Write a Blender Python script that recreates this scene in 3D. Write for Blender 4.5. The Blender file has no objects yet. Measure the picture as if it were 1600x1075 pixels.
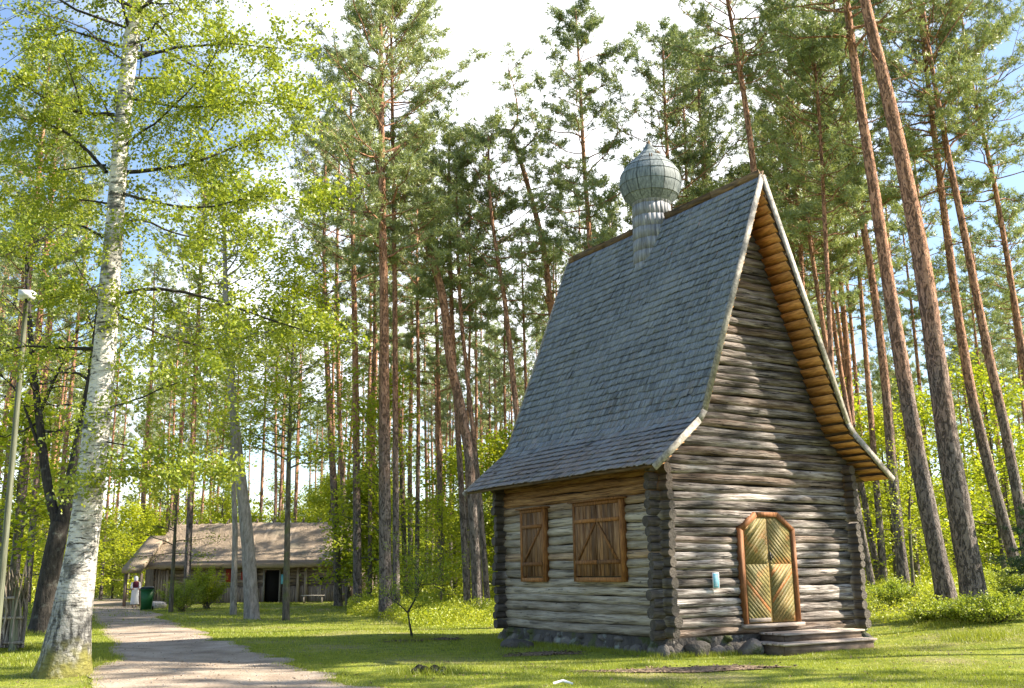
import bpy, math, random
import numpy as np
from mathutils import Vector, Matrix
R_ = math.radians
C = bpy.context.scene.collection
scn = bpy.context.scene

# ------------------------------------------------------------------ camera
F_PX, PITCH, ROLL, EYE = 1560.55, 0.2239, -0.0140, 1.6
_F = np.array([0, math.cos(PITCH), math.sin(PITCH)]); _R = np.array([1., 0, 0]); _U = np.cross(_R, _F)
CR = math.cos(ROLL)*_R + math.sin(ROLL)*_U
CU = -math.sin(ROLL)*_R + math.cos(ROLL)*_U
cd = bpy.data.cameras.new('camera'); cam = bpy.data.objects.new('camera', cd); C.objects.link(cam)
cd.sensor_width = 36; cd.lens = F_PX/1600*36; cd.clip_end = 3000; cd.clip_start = .1
m = Matrix.Identity(4)
for i in range(3):
    m[i][0] = CR[i]; m[i][1] = CU[i]; m[i][2] = -_F[i]
m[2][3] = EYE
cam.matrix_world = m
scn.camera = cam

# ------------------------------------------------------------------ sky and sun
SUN_AZ, SUN_EL = R_(90), R_(36)          # azimuth clockwise from +Y (the view direction)
w = bpy.data.worlds.new('World'); scn.world = w; w.use_nodes = True
nt = w.node_tree; nt.nodes.clear()
wo = nt.nodes.new('ShaderNodeOutputWorld'); bg = nt.nodes.new('ShaderNodeBackground')
sk = nt.nodes.new('ShaderNodeTexSky'); sk.sky_type = 'NISHITA'; sk.sun_disc = False
sk.sun_elevation = SUN_EL; sk.sun_rotation = SUN_AZ; sk.air_density = 1.0; sk.dust_density = .8; sk.ozone_density = 1.2
# thin bright cloud
tc = nt.nodes.new('ShaderNodeTexCoord'); mp = nt.nodes.new('ShaderNodeMapping'); mp.inputs['Scale'].default_value = (1.3, 1.3, 2.6)
nz = nt.nodes.new('ShaderNodeTexNoise'); nz.inputs['Scale'].default_value = 1.5; nz.inputs['Detail'].default_value = 6
rp = nt.nodes.new('ShaderNodeValToRGB'); rp.color_ramp.elements[0].position = .47; rp.color_ramp.elements[1].position = .64
mx = nt.nodes.new('ShaderNodeMix'); mx.data_type = 'RGBA'
mp.inputs['Location'].default_value = (0.2, 0.0, 0.35)
nt.links.new(tc.outputs['Generated'], mp.inputs['Vector']); nt.links.new(mp.outputs[0], nz.inputs['Vector'])
vm = nt.nodes.new('ShaderNodeVectorMath'); vm.operation = 'DOT_PRODUCT'; vm.inputs[1].default_value = (.06, .88, .47)
nt.links.new(tc.outputs['Generated'], vm.inputs[0])
r2 = nt.nodes.new('ShaderNodeMapRange'); r2.inputs[1].default_value = .86; r2.inputs[2].default_value = .99; r2.inputs[3].default_value = -.13; r2.inputs[4].default_value = .20
nt.links.new(vm.outputs['Value'], r2.inputs[0])
ad = nt.nodes.new('ShaderNodeMath'); ad.operation = 'ADD'; nt.links.new(nz.outputs[0], ad.inputs[0]); nt.links.new(r2.outputs[0], ad.inputs[1])
nt.links.new(ad.outputs[0], rp.inputs[0]); nt.links.new(rp.outputs[0], mx.inputs[0])
nt.links.new(sk.outputs[0], mx.inputs[6]); mx.inputs[7].default_value = (6.2, 6.4, 6.6, 1)
nt.links.new(mx.outputs[2], bg.inputs[0]); bg.inputs[1].default_value = .095
nt.links.new(bg.outputs[0], wo.inputs[0])
sd = bpy.data.lights.new('sun', 'SUN'); sd.energy = 5; sd.angle = R_(.5); sd.color = (1, .90, .74)
sun = bpy.data.objects.new('sun', sd); C.objects.link(sun)
sv = Vector((math.sin(SUN_AZ)*math.cos(SUN_EL), math.cos(SUN_AZ)*math.cos(SUN_EL), math.sin(SUN_EL)))
sun.rotation_euler = sv.to_track_quat('Z', 'Y').to_euler(); sun.location = (30, 10, 40)
scn.view_settings.view_transform = 'Standard'; scn.view_settings.look = 'None'
scn.view_settings.exposure = 1.72; scn.view_settings.gamma = 1
scn.cycles.max_bounces = 7; scn.cycles.transparent_max_bounces = 6; scn.cycles.diffuse_bounces = 4

# ------------------------------------------------------------------ pixel helpers (photo pixels, 1600 x 1075)
def sstep(a, b, x):
    t = np.clip((x-a)/(b-a), 0, 1); return t*t*(3-2*t)
def gz(x, y):
    x = np.asarray(x, float); y = np.asarray(y, float)
    z = .62*sstep(6.5, 14, x)*sstep(17, 27, y)
    z = z + .035*np.sin(x*.55+1)*np.sin(y*.41)*sstep(2, 12, np.abs(y-20)+3) + .02*np.sin(x*1.3+y*.9)
    z = z + .25*sstep(45, 90, y)*np.sin(x*.05+.8)
    return z
def ray(px, py):
    return _F + CR*(px-800)/F_PX - CU*(py-537.5)/F_PX
def P(px, py, d):
    r = ray(px, py); return np.array([0, 0, EYE]) + r*(d/r[1])
def G(px, py):
    z = 0.
    for _ in range(12):
        r = ray(px, py); t = (z-EYE)/r[2]; p = np.array([0, 0, EYE])+r*t; z = float(gz(p[0], p[1]))
    return np.array([p[0], p[1], z])
def GD(px, d):                       # ground point seen in column px at distance d
    p = P(px, 900, d); return np.array([p[0], d, float(gz(p[0], d))])

# ------------------------------------------------------------------ object helpers
def tag(o, label=None, cat=None, group=None, kind=None):
    if label: o['label'] = label
    if cat: o['category'] = cat
    if group: o['group'] = group
    if kind: o['kind'] = kind
    return o
def empty(name, loc, rz=0):
    o = bpy.data.objects.new(name, None); C.objects.link(o); o.location = [float(v) for v in loc]; o.rotation_euler = (0, 0, rz)
    o.empty_display_size = .2
    return o
class MB:
    def __init__(s): s.v = []; s.n = 0; s.l = []; s.c = []; s.a = []
    def add(s, V, Fc, col=(0, 0, 0)):
        V = np.asarray(V, float); Fc = np.asarray(Fc, int)
        s.v.append(V); s.l.append((Fc+s.n).ravel()); s.c.append(np.full(len(Fc), Fc.shape[1], int)); s.n += len(V)
        col = np.asarray(col, float)
        if col.ndim == 1: col = np.tile(col, (len(V), 1))
        s.a.append(col)
    def box(s, c, size, rot=None, col=(0, 0, 0), taper=0):
        sx, sy, sz = np.array(size)/2.
        V = np.array([[x*sx*(1-taper*(z > 0)), y*sy*(1-taper*(z > 0)), z*sz] for z in (-1, 1) for x, y in ((-1, -1), (1, -1), (1, 1), (-1, 1))])
        if rot is not None: V = V @ np.array(rot).T
        s.add(V+np.array(c, float), [[3, 2, 1, 0], [4, 5, 6, 7], [0, 1, 5, 4], [1, 2, 6, 5], [2, 3, 7, 6], [3, 0, 4, 7]], col)
    def hexa(s, pts, col=(0, 0, 0)):    # 8 points, bottom ring then top ring
        s.add(pts, [[3, 2, 1, 0], [4, 5, 6, 7], [0, 1, 5, 4], [1, 2, 6, 5], [2, 3, 7, 6], [3, 0, 4, 7]], col)
    def beam(s, a, b, wdt, hgt, up=(0, 0, 1), col=(0, 0, 0)):
        a = np.array(a, float); b = np.array(b, float); t = b-a; L = np.linalg.norm(t); t /= L
        sd_ = np.cross(t, up); sd_ /= np.linalg.norm(sd_); u = np.cross(sd_, t)
        s.box((a+b)/2, (L, wdt, hgt), np.array([t, sd_, u]).T, col)
    def tubes(s, Pn, Rn, k=6, cap=False, col=(0, 0, 0)):
        Pn = np.asarray(Pn, float); Rn = np.asarray(Rn, float)
        if Pn.ndim == 2: Pn = Pn[None]; Rn = Rn[None]
        N, M, _ = Pn.shape
        T = np.gradient(Pn, axis=1); T /= np.linalg.norm(T, axis=2, keepdims=True)+1e-9
        mean = Pn[:, -1]-Pn[:, 0]; mean /= np.linalg.norm(mean, axis=1, keepdims=True)+1e-9
        ref = np.where(np.abs(mean[:, 2:3]) > .7, np.array([[1., 0, 0]]), np.array([[0, 0, 1.]]))
        A = np.cross(T, ref[:, None]); A /= np.linalg.norm(A, axis=2, keepdims=True)+1e-9
        B = np.cross(T, A)
        th = np.arange(k)*2*np.pi/k
        Rr = Rn[..., None] if Rn.ndim == 2 else Rn
        V = Pn[:, :, None]+(A[:, :, None]*np.cos(th)[None, None, :, None]+B[:, :, None]*np.sin(th)[None, None, :, None])*Rr[..., None]
        idx = np.arange(N*M*k).reshape(N, M, k)
        a = idx[:, :-1]; b = idx[:, 1:]
        Fq = np.stack([a, np.roll(a, -1, 2), np.roll(b, -1, 2), b], -1).reshape(-1, 4)
        cc = np.asarray(col, float)
        if cc.ndim == 2 and len(cc) == N: cc = np.repeat(cc, M*k, axis=0)
        s.add(V.reshape(-1, 3), Fq, cc)
        if cap:
            base = s.n-N*M*k
            for q in range(N):
                for ring, rev in ((idx[q, 0], True), (idx[q, -1], False)):
                    r = ring+base
                    s.l.append((r[::-1] if not rev else r)); s.c.append(np.array([k]))
    def lathe(s, prof, k=24, c=(0, 0, 0), col=(0, 0, 0), wob=0, sx=1, sy=1):
        th = np.arange(k)*2*np.pi/k; V = []
        for r, z in prof: V.append(np.stack([r*np.cos(th)*sx, r*np.sin(th)*sy, np.full(k, z)], 1))
        V = np.concatenate(V)+np.array(c, float); M = len(prof); idx = np.arange(M*k).reshape(M, k)
        a = idx[:-1]; b = idx[1:]
        s.add(V, np.stack([a, np.roll(a, -1, 1), np.roll(b, -1, 1), b], -1).reshape(-1, 4), col)
    def leaves(s, cen, size, rng, col, flat=.0, asp=.62):
        N = len(cen); nrm = rng.normal(size=(N, 3)); nrm[:, 2] += flat*np.sign(nrm[:, 2]); nrm /= np.linalg.norm(nrm, axis=1, keepdims=True)
        t = np.cross(nrm, rng.normal(size=(N, 3))); t /= np.linalg.norm(t, axis=1, keepdims=True); b = np.cross(nrm, t)
        sz = np.asarray(size)[:, None]
        V = np.stack([cen-t*sz*.5, cen+b*sz*.5*asp+nrm*sz*.08-t*sz*.06, cen+t*sz*.55, cen-b*sz*.5*asp+nrm*sz*.08-t*sz*.06], 1).reshape(-1, 3)
        s.add(V, np.arange(N*4).reshape(N, 4), np.repeat(col, 4, axis=0))
    def build(s, name, mat, parent=None, smooth=False, loc=None):
        me = bpy.data.meshes.new(name)
        V = np.concatenate(s.v).astype(np.float32); L = np.concatenate([np.ravel(x) for x in s.l]).astype(np.int32); Cn = np.concatenate(s.c).astype(np.int32)
        A = np.concatenate(s.a).astype(np.float32)
        me.vertices.add(len(V)); me.vertices.foreach_set('co', V.ravel())
        me.loops.add(len(L)); me.loops.foreach_set('vertex_index', L)
        me.polygons.add(len(Cn)); me.polygons.foreach_set('loop_start', np.concatenate([[0], np.cumsum(Cn)[:-1]]).astype(np.int32)); me.polygons.foreach_set('loop_total', Cn)
        if smooth: me.polygons.foreach_set('use_smooth', np.ones(len(Cn), bool))
        at = me.attributes.new('col', 'FLOAT_COLOR', 'POINT'); at.data.foreach_set('color', np.concatenate([A, np.ones((len(A), 1), np.float32)], 1).ravel())
        me.update(calc_edges=True); me.validate()
        me.materials.append(mat)
        o = bpy.data.objects.new(name, me); C.objects.link(o)
        if parent: o.parent = parent
        if loc is not None: o.location = loc
        return o

# ------------------------------------------------------------------ materials
class N:
    """tiny node builder"""
    def __init__(s, name, rough=.8):
        s.m = bpy.data.materials.new(name); s.m.use_nodes = True; s.t = s.m.node_tree; s.t.nodes.clear()
        s.out = s.t.nodes.new('ShaderNodeOutputMaterial'); s.b = s.t.nodes.new('ShaderNodeBsdfPrincipled')
        s.b.inputs['Roughness'].default_value = rough; s.b.inputs['Specular IOR Level'].default_value = .25
        s.t.links.new(s.b.outputs[0], s.out.inputs[0]); s._co = None
    def co(s):
        if not s._co: s._co = s.t.nodes.new('ShaderNodeTexCoord')
        return s._co.outputs['Object']
    def pos(s): return s.t.nodes.new('ShaderNodeNewGeometry').outputs['Position']
    def map(s, sc, src=None):
        n = s.t.nodes.new('ShaderNodeMapping'); n.inputs['Scale'].default_value = sc; s.t.links.new(src or s.co(), n.inputs[0]); return n.outputs[0]
    def noise(s, scale, vec=None, detail=4, rough=.55, dist=0):
        n = s.t.nodes.new('ShaderNodeTexNoise'); n.inputs['Scale'].default_value = scale; n.inputs['Detail'].default_value = detail
        n.inputs['Roughness'].default_value = rough; n.inputs['Distortion'].default_value = dist
        s.t.links.new(vec or s.co(), n.inputs['Vector']); return n.outputs[0]
    def voro(s, scale, vec=None, feat='F1'):
        n = s.t.nodes.new('ShaderNodeTexVoronoi'); n.feature = feat; n.inputs['Scale'].default_value = scale
        s.t.links.new(vec or s.co(), n.inputs['Vector']); return n
    def ramp(s, f, stops):
        n = s.t.nodes.new('ShaderNodeValToRGB'); cr = n.color_ramp
        while len(cr.elements) < len(stops): cr.elements.new(.5)
        for e, (p, c) in zip(cr.elements, stops):
            e.position = p; e.color = (c, c, c, 1) if isinstance(c, (int, float)) else (*c, 1)
        s.t.links.new(f, n.inputs[0]); return n.outputs[0]
    def mix(s, f, a, b, mode='MIX'):
        n = s.t.nodes.new('ShaderNodeMix'); n.data_type = 'RGBA'; n.blend_type = mode
        for v, i in ((f, 0), (a, 6), (b, 7)):
            if isinstance(v, (int, float)): n.inputs[i].default_value = v if i == 0 else (v, v, v, 1)
            elif isinstance(v, tuple): n.inputs[i].default_value = (*v, 1)
            else: s.t.links.new(v, n.inputs[i])
        return n.outputs[2]
    def math(s, op, a, b=0.):
        n = s.t.nodes.new('ShaderNodeMath'); n.operation = op
        for v, i in ((a, 0), (b, 1)):
            if isinstance(v, (int, float)): n.inputs[i].default_value = v
            else: s.t.links.new(v, n.inputs[i])
        return n.outputs[0]
    def attr(s, ch='Red'):
        a = s.t.nodes.new('ShaderNodeAttribute'); a.attribute_name = 'col'
        p = s.t.nodes.new('ShaderNodeSeparateColor'); s.t.links.new(a.outputs['Color'], p.inputs[0]); return p.outputs[ch]
    def sep(s, ch, src=None):
        p = s.t.nodes.new('ShaderNodeSeparateXYZ'); s.t.links.new(src or s.co(), p.inputs[0]); return p.outputs[ch]
    def objrand(s):
        return s.t.nodes.new('ShaderNodeObjectInfo').outputs['Random']
    def color(s, c):
        if isinstance(c, tuple): s.b.inputs['Base Color'].default_value = (*c, 1)
        else: s.t.links.new(c, s.b.inputs['Base Color'])
        return s
    def bump(s, h, dist=.02, st=1.):
        n = s.t.nodes.new('ShaderNodeBump'); n.inputs['Distance'].default_value = dist; n.inputs['Strength'].default_value = st
        s.t.links.new(h, n.inputs['Height']); s.t.links.new(n.outputs[0], s.b.inputs['Normal']); return s
def leaf_mat(name, lo, hi, tr, k=.5, gloss=.0):
    n = N(name); col = n.ramp(n.attr(), [(0, lo), (1, hi)])
    col = n.mix(.25, col, n.ramp(n.objrand(), [(0, tuple(x*.6 for x in lo)), (1, hi)]))
    d = n.t.nodes.new('ShaderNodeBsdfDiffuse'); t = n.t.nodes.new('ShaderNodeBsdfTranslucent'); mx_ = n.t.nodes.new('ShaderNodeMixShader')
    n.t.links.new(col, d.inputs[0]); n.t.links.new(n.mix(1., col, tr, 'MULTIPLY'), t.inputs[0])
    mx_.inputs[0].default_value = k; n.t.links.new(d.outputs[0], mx_.inputs[1]); n.t.links.new(t.outputs[0], mx_.inputs[2])
    g = n.t.nodes.new('ShaderNodeBsdfGlossy'); g.inputs['Roughness'].default_value = .45; g.inputs[0].default_value = (1, 1, 1, 1)
    m2 = n.t.nodes.new('ShaderNodeMixShader'); m2.inputs[0].default_value = gloss
    n.t.links.new(mx_.outputs[0], m2.inputs[1]); n.t.links.new(g.outputs[0], m2.inputs[2])
    n.t.links.new(m2.outputs[0], n.out.inputs[0]); return n.m
def simple(name, c, rough=.6, var=.25, sc=8):
    n = N(name, rough); n.color(n.mix(n.noise(sc), tuple(x*(1-var) for x in c), tuple(min(1, x*(1+var)) for x in c))); return n.m

M = {}
M['birch_leaf'] = leaf_mat('birch_leaves', (.15, .24, .018), (.45, .48, .045), (1.2, 1.15, .9), .5, .04)
M['maple_leaf'] = leaf_mat('young_leaves', (.18, .28, .012), (.50, .52, .035), (1.2, 1.15, .8), .5, .03)
M['bush_leaf'] = leaf_mat('bush_leaves', (.15, .25, .02), (.42, .47, .05), (1.15, 1.1, .8), .45, .03)
M['dark_leaf'] = leaf_mat('dark_leaves', (.05, .10, .015), (.10, .17, .03), (1.2, 1.2, .6), .4, .03)
M['needles'] = leaf_mat('pine_needles', (.10, .165, .08), (.42, .46, .18), (1.2, 1.2, .7), .3, .05)
M['spruce'] = leaf_mat('spruce_needles', (.03, .07, .03), (.07, .13, .05), (1., 1.1, .7), .25, .04)
M['grass'] = leaf_mat('grass_blades', (.09, .165, .010), (.42, .43, .045), (1.1, 1.1, .8), .4, .03)
M['cover'] = leaf_mat('undergrowth', (.17, .26, .012), (.48, .50, .045), (1.15, 1.1, .8), .45, .03)

def mk_pine_bark():
    n = N('pine_bark', .9); z = n.sep('Z'); v = n.map((1, 1, .38))
    vo = n.noise(13, n.map((1, 1, .3)), 6, .68, 1.2)
    crack = n.ramp(vo, [(.42, .4), (.5, 1.)])
    lo = n.mix(n.noise(7, v), (.12, .10, .09), (.30, .25, .225)); hi = n.mix(n.noise(6, v), (.32, .145, .08), (.60, .34, .22))
    zz = n.math('ADD', n.math('MULTIPLY', z, .1), n.math('MULTIPLY', n.math('SUBTRACT', n.noise(1.1, n.map((1, 1, .4))), .5), .9))
    c = n.mix(n.ramp(zz, [(.45, 0.), (1.15, 1.)]), lo, hi)
    n.color(n.mix(1., c, crack, 'MULTIPLY')).bump(n.math('ADD', crack, n.math('MULTIPLY', n.noise(30, v), .5)), .09, 1.); return n.m
M['pine'] = mk_pine_bark()
def mk_bark(name, lo, hi, moss=None):
    n = N(name, .9); f0 = n.noise(12, n.map((1, 1, .25)), 7, .7, .6); c = n.mix(n.ramp(f0, [(.36, 0.), (.6, 1.)]), lo, hi)
    c = n.mix(n.ramp(n.noise(4, detail=5), [(.58, 0.), (.68, .3)]), c, (.25, .27, .23))
    if moss: c = n.mix(n.ramp(n.noise(2.5), [(.5, 0.), (.62, .8)]), c, moss)
    n.color(c).bump(f0, .08, 1.); return n.m
M['bark_dark'] = mk_bark('dark_bark', (.018, .016, .014), (.06, .052, .045))
M['bark_brown'] = mk_bark('brown_bark', (.05, .042, .032), (.15, .13, .10), (.12, .14, .05))
M['bark_pale'] = mk_bark('pale_bark', (.17, .15, .13), (.36, .33, .30))
def mk_birch():
    n = N('birch_bark', .75); z = n.sep('Z')
    white = n.mix(n.noise(5, n.map((1, 1, 2.))), (.45, .42, .38), (.78, .76, .72))
    # horizontal black lenticels
    len_ = n.ramp(n.noise(6, n.map((.75, .75, 3.6)), 6, .68, .8), [(.535, 1.), (.61, .12)])
    patch = n.ramp(n.noise(2.2, n.map((1, 1, 1.3)), 6, .62, .4), [(.55, 1.), (.63, .22)])
    c = n.mix(1., n.mix(1., white, len_, 'MULTIPLY'), patch, 'MULTIPLY'); c = n.mix(n.ramp(n.noise(1.3, n.map((1, 1, .9)), 5, .6), [(.52, 0.), (.62, .7)]), c, n.mix(n.noise(20), (.05, .05, .045), (.26, .26, .23)))
    rough = n.ramp(n.noise(9, n.map((1.5, 1.5, .5)), 6, .65), [(.46, .06), (.54, .45)])
    zn = n.math('ADD', z, n.math('MULTIPLY', n.math('SUBTRACT', n.noise(2.5), .5), 2.6))
    c = n.mix(n.ramp(n.math('MULTIPLY', zn, .1), [(.09, .9), (.20, 0.)]), c, n.mix(1., (.62, .6, .56), rough, 'MULTIPLY'))
    moss = n.ramp(n.math('MULTIPLY', n.math('ADD', z, n.math('MULTIPLY', n.noise(6), 1.3)), .5), [(.42, 1.), (.66, 0.)])
    c = n.mix(moss, c, n.mix(n.noise(12), (.07, .06, .03), (.26, .25, .045)))
    n.color(c).bump(n.math('ADD', n.noise(12, n.map((1, 1, 1.5)), 6), n.math('MULTIPLY', len_, .25)), .045, .9); return n.m
M['birch'] = mk_birch()
def mk_log(name, axis):
    n = N(name, .72); st = (.35, 5, 5) if axis == 0 else (5, .35, 5)
    v = n.map(st); f = n.noise(4.2, v, 8, .65, .3)
    g = n.ramp(f, [(.32, (.055, .038, .028)), (.43, (.26, .23, .21)), (.60, (.60, .575, .555))] if axis == 0 else [(.26, (.19, .15, .11)), (.42, (.41, .36, .29)), (.7, (.62, .56, .47))])
    wv = n.ramp(f, [(.3, (.10, .045, .018)), (.5, (.34, .185, .075)), (.72, (.50, .31, .13))])
    g = n.mix(1., g, n.ramp(n.noise(1.6, n.map((.5, 3, 3) if axis == 0 else (3, .5, 3)), 5, .6), [(.38, .30), (.58, 1.2)] if axis == 0 else [(.36, .72), (.6, 1.12)]), 'MULTIPLY'); c = n.mix(n.attr('Green'), g, wv)
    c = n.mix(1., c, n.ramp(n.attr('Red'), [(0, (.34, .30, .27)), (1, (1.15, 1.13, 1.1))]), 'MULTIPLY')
    crk = n.ramp(n.noise(3.0, n.map((.25, 15, 15) if axis == 0 else (15, .25, 15)), 3, .55, .3), [(.375, .06), (.40, 1.)])
    c = n.mix(1. if axis == 0 else .55, c, crk, 'MULTIPLY')
    knot = n.ramp(n.voro(2.1, n.map((1, 1, 2.2))).outputs['Distance'], [(.035, .25), (.08, 1.)])
    c = n.mix(1., c, knot, 'MULTIPLY')
    c = n.mix(n.attr('Blue'), c, n.mix(n.noise(9), (.022, .018, .015), (.13, .11, .095)))
    n.color(c).bump(n.math('ADD', n.noise(6, n.map((.5, 6, 6) if axis == 0 else (6, .5, 6)), 6), n.math('MULTIPLY', crk, .7)), .04, 1.); return n.m
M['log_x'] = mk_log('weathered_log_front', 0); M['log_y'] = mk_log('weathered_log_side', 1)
def mk_wood(name, lo, hi, st=(7, 7, .5), sc=5, rough=.7, ramp=(.35, .65)):
    n = N(name, rough); f = n.noise(sc, n.map(st), 6, .6, .2)
    c = n.ramp(f, [(ramp[0], lo), (ramp[1], hi)])
    c = n.mix(1., c, n.ramp(n.attr('Red'), [(0, .6), (1, 1.25)]), 'MULTIPLY')
    n.color(c).bump(f, .006, .6); return n.m
M['shingle'] = None
n = N('grey_shingles', .62); f = n.noise(12, n.map((6, 6, .8)), 5, .6)
c = n.ramp(f, [(.3, (.10, .115, .145)), (.7, (.27, .305, .37))])
c = n.mix(n.attr('Green'), c, n.mix(n.noise(8), (.14, .11, .105), (.33, .28, .27)))
c = n.mix(1., c, n.ramp(n.attr('Red'), [(0, .5), (.1, .75), (1, 1.25)]), 'MULTIPLY')
c = n.mix(n.ramp(n.noise(.9, detail=6), [(.52, 0.), (.7, .4)]), c, (.30, .32, .35)); c = n.mix(n.ramp(n.noise(3.2, detail=7), [(.60, 0.), (.68, .45)]), c, (.10, .11, .07))
n.color(c).bump(f, .006, .5); M['shingle'] = n.m
M['dome'] = mk_wood('aspen_dome_shingles', (.11, .13, .135), (.27, .30, .30), (5, 5, .8))
M['drum'] = mk_wood('aspen_drum_shingles', (.15, .155, .17), (.37, .375, .40), (6, 6, .5))
M['barge'] = mk_wood('grey_barge_board', (.15, .135, .115), (.37, .34, .295), (3, 3, 3))
M['soffit'] = mk_wood('fresh_pine_boards', (.30, .135, .04), (.58, .30, .10), (4, .7, 4))
M['ridge'] = mk_wood('brown_ridge_board', (.07, .045, .025), (.24, .15, .07), (5, .6, 5))
M['shutter'] = mk_wood('oiled_shutter_planks', (.10, .042, .015), (.34, .19, .09), (7, 7, .45), ramp=(.38, .62))
M['frame'] = mk_wood('orange_window_frame', (.15, .06, .02), (.37, .17, .055), (5, 5, 1))
M['door_frame'] = mk_wood('orange_door_frame', (.15, .055, .02), (.30, .13, .05), (5, 5, 1))
n = N('green_door_boards', .6); f = n.noise(7, n.map((3, 3, 3)), 6)
c = n.mix(n.attr('Red'), (.16, .14, .045), (.20, .165, .06)); c = n.mix(n.ramp(n.noise(2.2, detail=5), [(.55, 0.), (.66, .75)]), c, (.36, .15, .045))
c = n.mix(n.attr('Green'), c, (.36, .15, .045)); n.color(n.mix(1., c, n.ramp(f, [(.3, .6), (.65, 1.15)]), 'MULTIPLY')).bump(f, .006); M['door'] = n.m
M['step'] = mk_wood('worn_step_boards', (.24, .19, .155), (.46, .39, .335), (.6, 3.5, 3.5))
M['riser'] = mk_wood('brown_shaded_risers', (.10, .07, .05), (.22, .165, .125), (1.2, 1.2, 3), 3); M['iron'] = simple('black_iron', (.02, .02, .02), .5)  # risers darker, treads paler: nosing shade and top light put into the colours
M['dark'] = simple('dark_interior', (.012, .010, .009), .9)
n = N('lichen_stone', .9); c = n.mix(n.noise(5), (.07, .062, .055), (.20, .18, .16))
c = n.mix(1., c, n.ramp(n.attr('Red'), [(0, .5), (1, 1.35)]), 'MULTIPLY')
c = n.mix(n.ramp(n.noise(3.3, detail=6), [(.60, 0.), (.68, .7)]), c, (.30, .33, .29)); c = n.mix(n.ramp(n.noise(2.1, detail=6), [(.56, 0.), (.64, .8)]), c, (.07, .085, .02))
n.color(c).bump(n.noise(16, detail=6), .05); M['stone'] = n.m
n = N('boulder_granite', .9); c = n.mix(n.noise(6, detail=7), (.16, .15, .15), (.42, .40, .39)); c = n.mix(n.ramp(n.noise(3, detail=6), [(.56, 0.), (.62, .7)]), c, (.10, .11, .04))
n.color(c).bump(n.noise(12, detail=6), .06); M['boulder'] = n.m
n = N('charred_stump', .95); c = n.ramp(n.noise(9, detail=6), [(.45, (.012, .011, .01)), (.62, (.05, .045, .04)), (.66, (.5, .48, .45))]); n.color(c).bump(n.noise(16), .05); M['stump'] = n.m
n = N('reed_thatch', .95); f = n.noise(10, n.map((3, 3, .5)), 6); c = n.mix(f, (.24, .185, .13), (.50, .40, .30)); c = n.mix(n.ramp(n.noise(.8, detail=5), [(.5, 0.), (.66, .6)]), c, (.12, .12, .09)); n.color(c).bump(f, .06); M['thatch'] = n.m
M['barn'] = mk_wood('old_barn_boards', (.16, .12, .095), (.38, .29, .235), (1.2, 1.2, 5), 2.5)
M['barn_v'] = mk_wood('old_vertical_boards', (.18, .135, .11), (.42, .33, .27), (9, 9, .6), 2.5)
M['pale_wood'] = mk_wood('pale_wood', (.28, .25, .22), (.5, .45, .4), (4, 4, 4))
M['red'] = simple('red_paint', (.30, .045, .03)); M['blue'] = simple('light_blue_notice', (.16, .48, .62), .5, .12, 30); M['white'] = simple('white_paint', (.74, .75, .76), .5, .08)
M['bin'] = simple('green_bin_plastic', (.02, .11, .035), .4, .15); M['bin_lid'] = simple('black_bin_lid', (.015, .03, .028), .35)
M['cloth_w'] = simple('white_linen', (.66, .66, .68), .9, .1); M['cloth_d'] = simple('wine_red_cloth', (.07, .012, .025), .9); M['skin'] = simple('skin', (.5, .3, .22), .6, .08)
M['cloth_b'] = simple('slate_blue_cloth', (.14, .17, .24), .9); M['shoe'] = simple('dark_shoes', (.02, .02, .02), .5)
M['pole'] = mk_wood('greenish_pole_wood', (.08, .085, .055), (.19, .20, .14), (7, 7, .4))
M['wattle'] = mk_wood('grey_hazel_rods', (.10, .08, .06), (.34, .29, .24), (7, 7, .4))
M['glass'] = simple('lamp_glass', (.55, .57, .55), .2)

def mk_ground():
    n = N('lawn_ground', .95); p = n.pos()
    a = n.noise(.35, p, 5); b = n.noise(2.5, p, 6); d = n.noise(14, p, 5)
    c = n.ramp(b, [(.3, (.08, .12, .010)), (.55, (.19, .22, .022)), (.75, (.33, .32, .05))])
    dry = n.ramp(a, [(.50, 0.), (.66, .8)])
    c = n.mix(dry, c, n.mix(b, (.16, .13, .06), (.34, .29, .15)))
    c = n.mix(1., c, n.ramp(d, [(.3, .6), (.7, 1.25)]), 'MULTIPLY')
    n.color(c).bump(n.math('ADD', d, b), .05, .7); return n.m
M['ground'] = mk_ground()
n = N('dirt_path', .95); p = n.pos(); b = n.noise(1.1, p, 7); d = n.noise(22, p, 6)
c = n.ramp(b, [(.3, (.20, .15, .11)), (.5, (.33, .265, .205)), (.72, (.45, .375, .30))])
c = n.mix(1., c, n.ramp(d, [(.3, .72), (.65, 1.15)]), 'MULTIPLY'); c = n.mix(n.ramp(n.voro(9, p).outputs['Distance'], [(.05, .7), (.1, 0.)]), c, (.13, .10, .08))
n.color(c).bump(n.math('ADD', d, b), .05, .7); M['path'] = n.m
n = N('leaf_litter', 1.); p = n.pos(); f = n.noise(16, p, 6); c = n.ramp(f, [(.35, (.05, .035, .022)), (.5, (.15, .105, .07)), (.68, (.30, .22, .15))]); n.color(c).bump(f, .05); M['litter'] = n.m

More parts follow.
